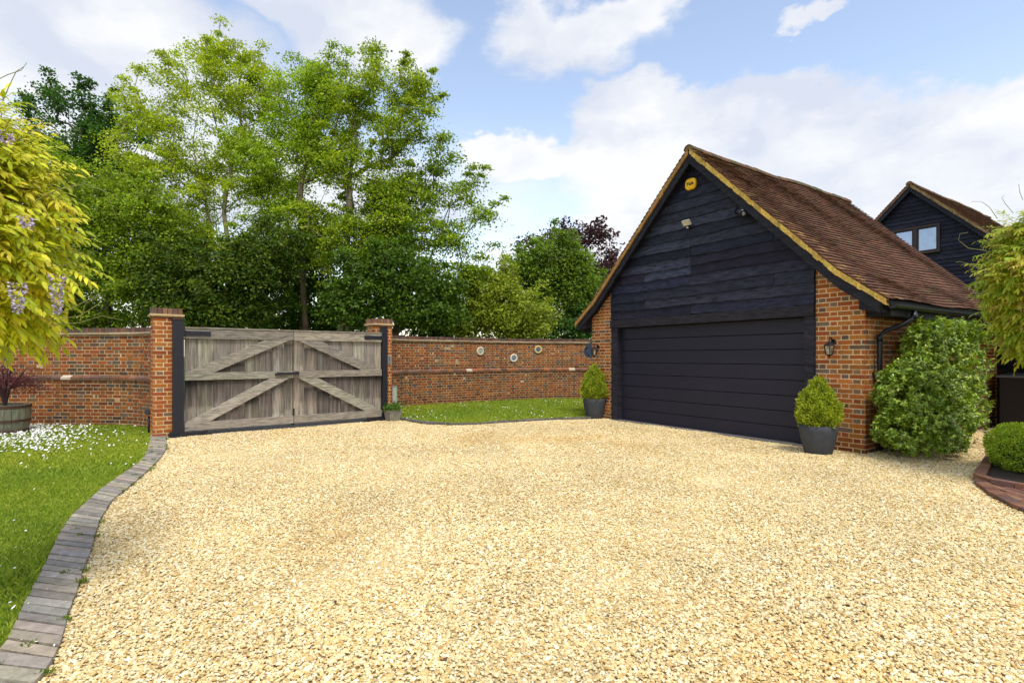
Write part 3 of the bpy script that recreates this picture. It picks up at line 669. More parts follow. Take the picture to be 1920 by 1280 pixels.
# roof
random.seed(31)
def sag(n, d): return .014 * math.sin(n * 1.3 + 1) + .010 * math.sin(n * 2.9 + d * 1.1) + .006 * math.sin(d * 3.1 + n)
def make_roof(FR, mid, rz, half, n0, n1, zfun, root, tile=(.165, .1), vis=(-1, 1), seed=1, lich=(.50, .33, .07)):
    random.seed(seed); LEN = []
    dd = 0; prof = [(0., zfun(0))]
    while prof[-1][0] < half: prof.append((prof[-1][0] + .02, zfun(prof[-1][0] + .02)))
    arc = [0.]
    for i in range(1, len(prof)): arc.append(arc[-1] + math.hypot(.02, prof[i][1] - prof[i - 1][1]))
    def on(a): return np.interp(a, arc, [p[0] for p in prof]), np.interp(a, arc, [p[1] for p in prof])
    dk = MB(); tl = MB(); vgs = []; T = arc[-1]
    for sg in (-1, 1):
        a = 0; S = [T * i / 14 for i in range(15)]; vs = []
        for aa in S:
            d_, z_ = on(aa)
            vs += [FR(mid + sg * d_, n0 - .02, z_ - .07), FR(mid + sg * d_, n1 + .02, z_ - .07), FR(mid + sg * d_, n1 + .02, z_ - .02), FR(mid + sg * d_, n0 - .02, z_ - .02)]
        dk.add(vs, [(i * 4 + k, i * 4 + (k + 1) % 4, i * 4 + 4 + (k + 1) % 4, i * 4 + 4 + k) for i in range(14) for k in range(4)] + [(0, 1, 2, 3), (56, 57, 58, 59)], (.02, .018, .016))
        rows = int(T / tile[1]); 
        for r in range(rows + 1):
            lo = min(T + .03, (r + 1) * tile[1]); up = max(0.01, lo - .155)
            d0, z0 = on(lo) if lo <= T else (on(T)[0] + (lo - T) * .8, on(T)[1] - (lo - T) * .6); d1, z1 = on(up)
            nrm = Vector((d1 - d0, z1 - z0)).normalized(); nx, nz_ = -nrm.y * -1, nrm.x * -1
            nx, nz_ = abs(nrm.y), abs(nrm.x)
            n = n0 - (tile[0] / 2 if r % 2 else 0)
            n = n0 + (tile[0] / 2 if r % 2 else 0)
            while n > n1:
                a0, a1 = min(n, n0), max(n - tile[0] + .004, n1)
                if a0 - a1 > .03:
                    lf = random.uniform(-.003, .005); lt = .036 + lf; ut = .004
                    w = [0, 0]
                    moss = random.random()
                    edge = (n0 - a0) < .35
                    c = random.choice([(.125, .050, .022), (.105, .043, .019), (.14, .058, .024), (.086, .039, .019), (.115, .049, .022)])
                    if edge and moss < .18: c = (.26, .15, .05)
                    elif moss < .015 or lo < .4 and moss < .15: c = (.13, .10, .03)
                    c = rc(c, .14, .04); th = .015; P = []
                    jl = random.uniform(-.004, .004)
                    for (dz, zz, off) in ((d0 + jl, z0 - jl, lt - th), (d1, z1, ut - th), (d0 + jl, z0 - jl, lt), (d1, z1, ut)):
                        for q in (a0, a1):
                            P.append((q, dz, zz, off))
                    pt = [FR(mid + sg * (dz + nx * off), q, zz + nz_ * off + sag(q, dz)) for (q, dz, zz, off) in P]
                    tl.hexa([pt[0], pt[1], pt[3], pt[2], pt[4], pt[5], pt[7], pt[6]], c)
                n -= tile[0]
        for (nn, s_) in ((n0, 1), (n1, -1)):
            vg = MB(); vgs.append(vg)
            a = .03
            while a < T:
                b = min(a + random.uniform(.05, .19), T); da, za = on(a); db, zb = on(b); j = random.uniform(-.012, .012)
                o1 = nn + s_ * (.004 + j * .5); o2 = nn - s_ * .09; hgt = .082 + j
                c = rc(random.choice([lich, tuple(x * .8 for x in lich), tuple(x * .9 for x in lich), tuple(x * 1.08 for x in lich)]), .09, .05)
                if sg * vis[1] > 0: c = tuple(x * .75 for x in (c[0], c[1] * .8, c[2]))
                vg.hexa([FR(mid + sg * da, o1, za - hgt), FR(mid + sg * db, o1, zb - hgt), FR(mid + sg * db, o2, zb - hgt), FR(mid + sg * da, o2, za - hgt),
                         FR(mid + sg * da, o1 - s_ * .004, za + .0 + sag(nn, da)), FR(mid + sg * db, o1 - s_ * .004, zb + sag(nn, db)), FR(mid + sg * db, o2, zb + sag(nn, db)), FR(mid + sg * da, o2, za + sag(nn, da))], c)
                a = b
    ro = tl.build('roof', M_tile, root)
    dk.build('roof_deck', M_tile, ro)
    for vg in vgs: vg.build('verge', M_lichen, ro)
    rd = MB(); n = n0 + .01
    while n > n1:
        e = max(n - .31, n1); vs = []
        rr = .105 + random.uniform(-.004, .004); zc = rz - .035 + random.uniform(-.006, .006)
        for q, r2 in ((n, rr), (e + .004, rr - .003)):
            for k in range(9):
                t = math.pi * k / 8; vs.append(FR(mid + r2 * math.cos(t), q, zc + sag(q, 0) + r2 * math.sin(t)))
            for k in range(8, -1, -1):
                t = math.pi * k / 8; vs.append(FR(mid + (r2 - .016) * math.cos(t), q, zc + sag(q, 0) + (r2 - .016) * math.sin(t)))
        rd.add(vs, [(k, (k + 1) % 18, 18 + (k + 1) % 18, 18 + k) for k in range(18)] + [tuple(list(range(8, -1, -1)) + list(range(17, 8, -1)))] , rc(random.choice([(.11, .07, .035), (.14, .075, .035), (.09, .075, .03)]), .2))
        if abs(n - n0) < .02 or e == n1:
            q = n if abs(n - n0) < .02 else e
            rd.add([FR(mid + (rr - .01) * math.cos(math.pi * k / 8), q - .012, zc + sag(q, 0) + (rr - .01) * math.sin(math.pi * k / 8)) for k in range(9)], [tuple(range(9))], (.2, .14, .06))
        n = e if e > n1 else n1 - 1
    rd.build('ridge_tiles', M_tile, ro)
    return ro
ro = make_roof(GR, MID, RZ, MID + .36, .24, -DEP - .45, roofz, gar, seed=31, vis=(-1, 1))
def barge(FR, mid, zf, half, n, depth, root, d0=0., th=.03, col=(.016, .016, .022)):
    for sg in (-1, 1):
        mb = MB(); N_ = 12; vs = []
        for i in range(N_ + 1):
            d_ = d0 + (half - d0) * i / N_; z_ = zf(d_) - .083
            dp = depth * 1.414 if d_ > .02 else depth * 1.414
            vs += [FR(mid + sg * d_, n, z_ - dp), FR(mid + sg * d_, n - th, z_ - dp), FR(mid + sg * d_, n - th, z_), FR(mid + sg * d_, n, z_)]
        mb.add(vs, [(i * 4 + k, i * 4 + (k + 1) % 4, i * 4 + 4 + (k + 1) % 4, i * 4 + 4 + k) for i in range(N_) for k in range(4)] + [(0, 1, 2, 3), (N_ * 4, N_ * 4 + 1, N_ * 4 + 2, N_ * 4 + 3)], col)
        mb.build('bargeboard', M_board, root)
barge(GR, MID, roofz, MID + .28, .215, .13, gar)
# soffit under the front overhang and the eaves boxes
sf = MB()
for sg in (-1, 1):
    for i in range(12):
        d0_, d1_ = (MID + .3) * i / 12, (MID + .3) * (i + 1) / 12
        z0, z1 = roofz(d0_) - .16, roofz(d1_) - .16
        sf.hexa([GR(MID + sg * d0_, .18, z0 - .02), GR(MID + sg * d1_, .18, z1 - .02), GR(MID + sg * d1_, .004, z1 - .02), GR(MID + sg * d0_, .004, z0 - .02),
                 GR(MID + sg * d0_, .18, z0), GR(MID + sg * d1_, .18, z1), GR(MID + sg * d1_, .004, z1), GR(MID + sg * d0_, .004, z0)], (.012, .012, .016))
sf.build('soffit', M_board, gar)
ev = MB()
for sg, s_ in ((-1, 0), (1, WID)):
    o = s_ - .0 * sg
    P = [(0, 2.50), (.30, 2.27), (.30, 2.10), (.0, 2.16)]
    ev.add([GR(s_ + sg * p[0], .2, p[1]) for p in P] + [GR(s_ + sg * p[0], -.0, p[1]) for p in P], [(0, 1, 2, 3), (7, 6, 5, 4)] + [(i, (i + 1) % 4, (i + 1) % 4 + 4, i + 4) for i in range(4)], (.014, .014, .02))
    P = [(.02, 2.40), (.33, 2.20), (.33, 2.06), (.02, 2.06)]
    ev.add([GR(s_ + sg * p[0], -.01, p[1]) for p in P] + [GR(s_ + sg * p[0], -DEP - .3, p[1]) for p in P], [(0, 1, 2, 3), (7, 6, 5, 4)] + [(i, (i + 1) % 4, (i + 1) % 4 + 4, i + 4) for i in range(4)], (.014, .014, .018))
ev.build('eaves_box', M_board, gar)
gt = MB(); vs = []
for n in (.12, -DEP - .4):
    for k in range(9): t = math.pi * k / 8; vs.append(GR(-.40 + .06 * math.cos(t), n, 2.215 - .06 * math.sin(t)))
    for k in range(8, -1, -1): t = math.pi * k / 8; vs.append(GR(-.40 + .054 * math.cos(t), n, 2.215 - .054 * math.sin(t)))
gt.add(vs, [(k, (k + 1) % 18, 18 + (k + 1) % 18, 18 + k) for k in range(18)])
gt.add([GR(-.40 + .06 * math.cos(math.pi * k / 8), .121, 2.215 - .06 * math.sin(math.pi * k / 8)) for k in range(9)], [tuple(range(9))])
gt.build('gutter', M_blackplastic, gar)
dp = MB(); pts = [GR(-.40, -.62, 2.16), GR(-.40, -.62, 2.05), GR(-.30, -.50, 1.95), GR(-.14, -.34, 1.86), GR(-.08, -.28, 1.78), GR(-.08, -.28, .05)]
dp.tube(pts, .036, 12); dp.tube([GR(-.08, -.28, 1.80), GR(-.08, -.28, 1.70)], .043, 12); dp.tube([GR(-.40, -.62, 2.12), GR(-.40, -.62, 2.03)], .045, 12)
dp.box(-.10, -.0, -.34, -.22, 1.20, 1.23, fr=GR)
dp.build('downpipe', M_blackplastic, gar, smooth=True)
# ---- things on the garage front
def lantern(s, n, z, label):
    root = empty('wall_lantern', GR(s, .01, z), label, 'wall lantern', 'coach lanterns flanking the garage door')
    f = lambda a, b, c: GR(s + a, .006 + b, z + c)
    ir = MB(); ir.tube([f(0, .005, .12), f(0, .02, .12)], .04, 14); ir.tube([f(0, .02, .12), f(0, .06, .17), f(0, .11, .185), f(0, .135, .15), f(0, .135, .10)], [.012, .012, .011, .010, .010], 8)
    ir.build('bracket', M_blackmetal, root, smooth=True)
    def ring(h, r, zz, n=6): return [f(r * math.cos(2 * math.pi * k / n), .135 + r * math.sin(2 * math.pi * k / n), zz) for k in range(n)]
    rf = MB(); a, b, c = ring(0, .092, .055), ring(0, .05, .09), ring(0, .012, .115)
    rf.add(a + b + c, [(k, (k + 1) % 6, 6 + (k + 1) % 6, 6 + k) for k in range(6)] + [(6 + k, 6 + (k + 1) % 6, 12 + (k + 1) % 6, 12 + k) for k in range(6)] + [tuple(range(5, -1, -1)), tuple(range(12, 18))])
    rf.build('hood', M_blackmetal, root)
    fm = MB(); tp, bt = ring(0, .078, .054), ring(0, .05, -.085)
    for k in range(6):
        fm.tube([tp[k], bt[k]], .006, 5); fm.tube([tp[k], tp[(k + 1) % 6]], .005, 5); fm.tube([bt[k], bt[(k + 1) % 6]], .006, 5)
        m1 = tuple((Vector(tp[k]) + Vector(bt[k])) / 2); m2 = tuple((Vector(tp[(k + 1) % 6]) + Vector(bt[(k + 1) % 6])) / 2)
        ta, tb_, ba, bb = Vector(tp[k]), Vector(tp[(k + 1) % 6]), Vector(bt[k]), Vector(bt[(k + 1) % 6])
        fm.tube([ta.lerp(ba, .3), tb_.lerp(bb, .3)], .003, 4)
    pb = ring(0, .05, -.086); pc = ring(0, .012, -.11); fm.add(pb + pc, [(k, (k + 1) % 6, 6 + (k + 1) % 6, 6 + k) for k in range(6)] + [tuple(range(6)), tuple(range(11, 5, -1))]); fm.sphere(f(0, .135, -.12), .012, 8, 6)
    fm.build('frame', M_blackmetal, root)
    gl = MB(); tp, bt = ring(0, .074, .052), ring(0, .047, -.083); gl.add(tp + bt, [(k, (k + 1) % 6, 6 + (k + 1) % 6, 6 + k) for k in range(6)]); gl.build('glass', M_glass, root)
    bl = MB(); bl.lathe(f(0, .135, -.075), [(.001, 0), (.016, 0), (.016, .03), (.026, .055), (.03, .08), (.022, .105), (.001, .115)], 12, (.75, .73, .66)); bl.build('bulb', M_plain, root, smooth=True)
def glassmat(name, tint=(.9, .95, .95), alpha=.25):
    m = bpy.data.materials.new(name); m.use_nodes = True; nt = m.node_tree; N = nt.nodes; L = nt.links; N.clear()
    o = N.new('ShaderNodeOutputMaterial'); t = N.new('ShaderNodeBsdfTransparent'); t.inputs[0].default_value = (*tint, 1)
    gz = N.new('ShaderNodeBsdfGlossy'); gz.inputs['Roughness'].default_value = .08; mx = N.new('ShaderNodeMixShader'); mx.inputs[0].default_value = alpha
    nz = N.new('ShaderNodeTexNoise'); nz.inputs['Scale'].default_value = 3; bp = N.new('ShaderNodeBump'); bp.inputs['Strength'].default_value = .1; L.new(nz.outputs[0], bp.inputs['Height']); L.new(bp.outputs[0], gz.inputs['Normal'])
    L.new(t.outputs[0], mx.inputs[1]); L.new(gz.outputs[0], mx.inputs[2]); L.new(mx.outputs[0], o.inputs[0]); return m
M_glass = glassmat('lantern_glass')
lantern(.45, 0, 1.58, 'black lantern on the right brick pier of the garage, between door and downpipe')
lantern(5.80, 0, 1.58, 'black lantern on the left brick pier, near the satellite dish')
# alarm box with lettering
r_ = empty('alarm_box', GR(3.07, .07, 4.86), 'rounded yellow alarm box lettered at the top of the garage gable', 'alarm box')
def sq(a, b, n=40, p=3.0):
    return [(a * math.copysign(abs(math.cos(2 * math.pi * k / n)) ** (2 / p), math.cos(2 * math.pi * k / n)), b * math.copysign(abs(math.sin(2 * math.pi * k / n)) ** (2 / p), math.sin(2 * math.pi * k / n))) for k in range(n)]
mb = MB(); vs = []; n = 40
for (k_, dn) in ((1.0, .062), (1.0, .095), (.96, .112), (.86, .12), (.4, .124)):
    vs += [GR(3.07 + x * k_, dn, 4.86 + y * k_) for x, y in sq(.125, .112)]
mb.add(vs, [(i * n + k, i * n + (k + 1) % n, (i + 1) * n + (k + 1) % n, (i + 1) * n + k) for i in range(4) for k in range(n)] + [tuple(4 * n + k for k in range(n)), tuple(range(n - 1, -1, -1))], (.85, .48, .01))
mb.build('cover', M_plain, r_, smooth=True)
def text_mesh(txt, size, origin_fn, name, m, parent, ext=.003):
    cu = bpy.data.curves.new('t', 'FONT'); cu.body = txt; cu.size = size; cu.align_x = 'CENTER'; cu.align_y = 'CENTER'; cu.extrude = ext
    cu.offset = size * .02; cu.shear = .12
    to = bpy.data.objects.new('t', cu); sc.collection.objects.link(to); dg = bpy.context.evaluated_depsgraph_get(); dg.update()
    me = bpy.data.meshes.new_from_object(to.evaluated_get(dg)); bpy.data.objects.remove(to); og = ORG[parent.name]
    for v in me.vertices: v.co = Vector(origin_fn(v.co.x, v.co.y, v.co.z)) - og
    me.materials.clear(); o = link_mesh(name, me, m, parent, (0, 0, 0)); return o
text_mesh('Yale', .098, lambda x, y, z: GR(3.07 - x, .126 + z, 4.86 + y), 'lettering', mat('letter_black', (.02, .02, .02), .6, 10, .05), r_)
# floodlight
r_ = empty('floodlight', GR(3.12, .07, 4.10), 'small silver floodlight in the middle of the black gable', 'floodlight')
def fl(a, b, c): return GR(3.12 + a, .06 + b, 4.10 + c)
MB().box(-.03, .03, 0, .03, -.10, -.02, fr=fl).box(-.012, .012, .03, .08, -.07, -.045, fr=fl).build('bracket', M_blackplastic, r_)
def tilt(a, b, c):
    t = R(-38); return fl(a, .10 + b * math.cos(t) - c * math.sin(t), .0 + b * math.sin(t) + c * math.cos(t))
MB().box(-.085, .085, -.02, .02, -.055, .055, (.40, .38, .33), fr=tilt).build('housing', M_plain, r_)
MB().box(-.072, .072, .0205, .024, -.043, .043, (.62, .57, .42), fr=tilt).build('lens', M_plain, r_)
MB().sphere(fl(0, .07, -.09), .022, 10, 8, (.5, .5, .46)).build('sensor', M_plain, r_, smooth=True)
# security camera
r_ = empty('security_camera', GR(1.95, .07, 4.05), 'black dome security camera under the right bargeboard of the gable', 'security camera')
MB().tube([GR(1.98, .06, 4.10), GR(1.98, .10, 4.10)], .055, 16).build('base', M_blackplastic, r_, smooth=True)
MB().tube([GR(1.98, .10, 4.10), GR(1.95, .17, 4.07)], .02, 10).build('arm', M_blackplastic, r_, smooth=True)
MB().tube([GR(2.02, .15, 4.08), GR(1.84, .24, 3.98)], [.06, .068], 16).build('housing', M_blackplastic, r_, smooth=True)
MB().tube([GR(1.839, .241, 3.9795), GR(1.834, .243, 3.977)], [.034, .030], 14, (.22, .22, .25)).build('lens', M_plain, r_, smooth=True)
# satellite dish
dc = Vector(GR(WID + .36, -.32, 1.62)); r_ = empty('satellite_dish', tuple(dc), 'grey satellite dish on the hidden left side of the garage', 'satellite dish')
ax = Vector((-.45, -.55, .32)).normalized(); s1_ = ax.cross(Vector((0, 0, 1))).normalized(); s2_ = ax.cross(s1_)
vs = []; n = 28
for (rr, dd) in ((0.01, .0), (.1, .012), (.2, .045), (.215, .055), (.22, .05), (.2, .03), (.1, -.006), (.01, -.016)):
    vs += [tuple(dc + ax * dd + (s1_ * math.cos(2 * math.pi * k / n) * .92 + s2_ * math.sin(2 * math.pi * k / n)) * rr) for k in range(n)]
MB().add(vs, [(i * n + k, i * n + (k + 1) % n, (i + 1) * n + (k + 1) % n, (i + 1) * n + k) for i in range(7) for k in range(n)], (.075, .10, .14)).build('dish', M_plain, r_, smooth=True)
MB().tube([tuple(dc + s2_ * .19 + ax * .02), tuple(dc + s2_ * .17 + ax * .24), tuple(dc + s2_ * .08 + ax * .30)], .008, 6, (.03, .03, .03)).tube([tuple(dc + s2_ * .09 + ax * .29), tuple(dc + s2_ * .03 + ax * .24)], .025, 10, (.06, .06, .07)).build('feed_arm', M_plain, r_)
MB().tube([tuple(dc - ax * .02), tuple(dc - ax * .10 - Vector((0, 0, .03))), tuple(dc - ax * .10 - Vector((0, 0, .26))), GR(WID + .01, -.42, 1.33)], .014, 8, (.03, .03, .03)).build('bracket', M_plain, r_)
# wall plaques
WR = Path(wallR)
def plaque(px, py, label, rim, cen):
    best = min((WR.L * i / 900 for i in range(900)), key=lambda t: abs(CX + F * WR.at(t).x / WR.at(t).y - px) + (9 if WR.at(t).y < 15 else 0))
    p = WR.at(best, .012); q = WR.at(best, .05); nn = Vector((q.x - p.x, q.y - p.y, 0)).normalized(); tt = Vector((-nn.y, nn.x, 0)); z = CAMH + (HOR - py) / F * p.y; c = Vector((p.x, p.y, z))
    root = empty('wall_plaque', tuple(c), label, 'wall plaque', 'round plaques on the long brick wall')
    n = 48; vs = []
    for (r0, d, sc_) in ((.135, .0, 1), (.14, .012, 1), (.125, .028, 1), (.088, .030, 0), (.078, .012, 0)):
        for k in range(n):
            rr = r0 * (1 + sc_ * .07 * math.cos(k * 2 * math.pi / 3)); a = 2 * math.pi * k / n; vs.append(tuple(c + nn * d + tt * math.cos(a) * rr + Vector((0, 0, 1)) * math.sin(a) * rr))
    MB().add(vs, [(i * n + k, i * n + (k + 1) % n, (i + 1) * n + (k + 1) % n, (i + 1) * n + k) for i in range(4) for k in range(n)] + [tuple(range(n))], rim).build('rim', M_plain, root)
    vs = [tuple(c + nn * (.014 + .014 * (1 - rr / .079)) + tt * math.cos(2 * math.pi * k / 24) * rr + Vector((0, 0, 1)) * math.sin(2 * math.pi * k / 24) * rr) for rr in (.079, .05, .02) for k in range(24)]
    MB().add(vs, [(i * 24 + k, i * 24 + (k + 1) % 24, (i + 1) * 24 + (k + 1) % 24, (i + 1) * 24 + k) for i in range(2) for k in range(24)] + [tuple(48 + k for k in range(24))], cen).build('centre', M_plain, root)
plaque(900, 658, 'cream plaque with pale grey centre, nearest the gate of the three', (.62, .54, .38), (.30, .34, .30))
plaque(963, 671, 'cream plaque with blue grey centre, lowest of the three', (.66, .60, .48), (.15, .19, .22))
plaque(1009, 655, 'yellower plaque with dark blue centre, nearest the garage of the three', (.60, .48, .20), (.09, .12, .17))

# ------------------------------------------------------------------ house behind
HA = Vector((13.5, 18.0)); HZ = 7.25
def HR(s, n, z):
    p = HA - u * s + nf * n; return (p.x, p.y, z)
def hz_(d): return HZ - d * .985
hs = empty('house', HR(0, 0, 0), 'black weatherboarded house with one gable window rising behind the garage', 'house')
HWf = 2.85; mb = MB(); z = .3; random.seed(8)
while z < HZ - .25:
    h_ = .135; half = min(HWf, (HZ - .16 - z) / .985); ht = min(HWf, (HZ - .16 - z - h_ - .015) / .985)
    if ht > .02:
        segs = [(-half, half, -ht, ht)]
        if z + h_ > 4.86 and z < 5.82: segs = [(-half, -.80, -ht, -.80), (.56, half, .56, ht)]
        for a0, a1, b0, b1 in segs:
            if a1 - a0 < .05 or b1 - b0 < .02: continue
            n = 8; vs = []; wv = random.uniform(0, 6)
            for i in range(n + 1):
                sa = a0 + (a1 - a0) * i / n; sb = b0 + (b1 - b0) * i / n; zz = z + .006 * math.sin(sa * 3 + wv) + random.uniform(-.003, .003)
                vs += [HR(sa, .0, zz), HR(sa, .04, zz), HR(sb, .012, z + h_ + .015), HR(sb, 0, z + h_ + .015)]
            mb.add(vs, [(i * 4 + k, i * 4 + (k + 1) % 4, i * 4 + 4 + (k + 1) % 4, i * 4 + 4 + k) for i in range(n) for k in range(4)] + [(0, 1, 2, 3), (35, 34, 33, 32)], rc(random.choice([(.013, .015, .031), (.017, .019, .034), (.012, .013, .024)]), .25))
    z += h_
mb.build('weatherboarding', M_board, hs)
mb = MB(); ht = hz_(HWf) - .16; P = [(-HWf, -.05), (HWf, -.05), (HWf, ht), (0, HZ - .18), (-HWf, ht)]
mb.add([HR(p[0], -.004, p[1]) for p in P] + [HR(p[0], -7.5, p[1]) for p in P], [(4, 3, 2, 1, 0), (5, 6, 7, 8, 9)] + [(i, (i + 1) % 5, (i + 1) % 5 + 5, i + 5) for i in (0, 1, 4)], (.012, .012, .016)); mb.build('wall', M_board, hs)
make_roof(HR, 0, HZ, HWf + .25, .22, -7.7, hz_, hs, tile=(.2, .1), seed=9, lich=(.20, .14, .06))
barge(HR, 0, hz_, HWf + .22, .2, .12, hs)
wn = MB()
for (s0, s1, z0, z1) in ((-.79, .55, 4.87, 4.94), (-.79, .55, 5.74, 5.81), (-.79, -.73, 4.94, 5.74), (.49, .55, 4.94, 5.74), (-.16, -.06, 4.94, 5.74)):
    wn.box(s0, s1, -.003, .085, z0, z1, (.035, .020, .018), fr=HR)
wo = wn.build('window', M_plain, hs)
M_pane = mat('window_pane', (.33, .40, .50), .06, 2, .15, 0, metal=.75)
for (s0, s1) in ((-.729, -.161), (-.059, .489)):
    s_b = MB()
    for (a0, a1, z0, z1) in ((s0, s1, 4.941, 4.985), (s0, s1, 5.695, 5.739), (s0, s0 + .04, 4.986, 5.694), (s1 - .04, s1, 4.986, 5.694)): s_b.box(a0, a1, .02, .06, z0, z1, (.028, .017, .016), fr=HR)
    s_b.build('sash', M_plain, wo)
    MB().box(s0 + .041, s1 - .041, .03, .036, 4.986, 5.694, fr=HR).build('pane', M_pane, wo)

# shed and bin box in the shady gap behind the garage
sh = empty('garden_shed', GR(-1.5, -6.6, 0), 'near black timber shed in the shade behind the garage', 'shed'); mb = MB(); random.seed(3)
for i in range(15):
    z = .02 + i * .14; mb.hexa([GR(-3.4, -6.3, z), GR(.1, -6.3, z), GR(.1, -6.27, z), GR(-3.4, -6.27, z), GR(-3.4, -6.3, z + .15), GR(.1, -6.3, z + .15), GR(.1, -6.29, z + .15), GR(-3.4, -6.29, z + .15)], rc((.014, .013, .013), .3))
mb.box(-3.4, .1, -8.2, -6.301, -.02, 2.12, (.012, .012, .012), fr=GR)
mb.build('wall', M_board, sh)
MB().hexa([GR(-3.7, -5.2, 2.02), GR(.15, -5.2, 2.02), GR(.15, -8.4, 2.3), GR(-3.7, -8.4, 2.3), GR(-3.7, -5.2, 2.08), GR(.15, -5.2, 2.08), GR(.15, -8.4, 2.36), GR(-3.7, -8.4, 2.36)], (.02, .018, .017)).build('roof', M_board, sh)
MB().box(-3.65, -3.55, -5.35, -5.25, -.02, 2.02, (.02, .018, .017), fr=GR).build('post', M_board, sh)
bn = empty('storage_box', GR(-.9, -5.4, 0), 'low black storage box with a grey lid at the right edge', 'storage box')
MB().box(-2.1, -.25, -5.9, -5.2, .0, 1.05, fr=GR).build('body', M_blackplastic, bn)
MB().hexa([GR(-2.15, -5.15, 1.052), GR(-.2, -5.15, 1.052), GR(-.2, -5.95, 1.09), GR(-2.15, -5.95, 1.09), GR(-2.15, -5.15, 1.09), GR(-.2, -5.15, 1.09), GR(-.2, -5.95, 1.13), GR(-2.15, -5.95, 1.13)], (.09, .10, .11)).build('lid', M_plain, bn)

# ------------------------------------------------------------------ foliage
def unit(a): return a / (np.linalg.norm(a, axis=-1, keepdims=True) + 1e-9)
def leaf_mesh(P, D, Nn, Ls, Ws, C, lens=False, fold=.15):
    D = unit(D); S = unit(np.cross(D, Nn)); Nn = np.cross(S, D); L = Ls[:, None]; Wd = Ws[:, None]
    if not lens:
        V = np.stack([P, P + D * L * .45 + S * Wd * .5 + Nn * Wd * fold, P + D * L, P + D * L * .45 - S * Wd * .5 + Nn * Wd * fold], 1); k = 4
        Fc = (np.array([[0, 1, 2, 3]])[None] + (np.arange(len(P)) * k)[:, None, None]).reshape(-1, 4)
    else:
        dr_ = -Nn * L
        V = np.stack([P, P + D * L * .3 + S * Wd * .5 + Nn * Wd * fold + dr_ * .02, P + D * L * .68 + S * Wd * .36 + Nn * Wd * fold + dr_ * .1, P + D * L * .98 + dr_ * .24,
                      P + D * L * .68 - S * Wd * .36 + Nn * Wd * fold + dr_ * .1, P + D * L * .3 - S * Wd * .5 + Nn * Wd * fold + dr_ * .02, P + D * L * .32, P + D * L * .7 + dr_ * .08], 1); k = 8
        Fc = (np.array([[0, 1, 6, 6], [1, 2, 7, 6], [2, 3, 7, 7], [0, 6, 5, 5], [6, 7, 4, 5], [7, 3, 4, 4]])[None] + (np.arange(len(P)) * k)[:, None, None]).reshape(-1, 4)
    return V.reshape(-1, 3), Fc, np.repeat(C, k, 0)
def tri_fix(F_):                          # degenerate quads -> keep as separate tris
    return np.vstack([F_[:, :3], F_[F_[:, 3] != F_[:, 2]][:, [0, 2, 3]]])
def pick(cols, n, rg, v=.2):
    cols = np.array(cols); return cols[rg.integers(0, len(cols), n)] * (1 + rg.uniform(-v, v, (n, 1)))

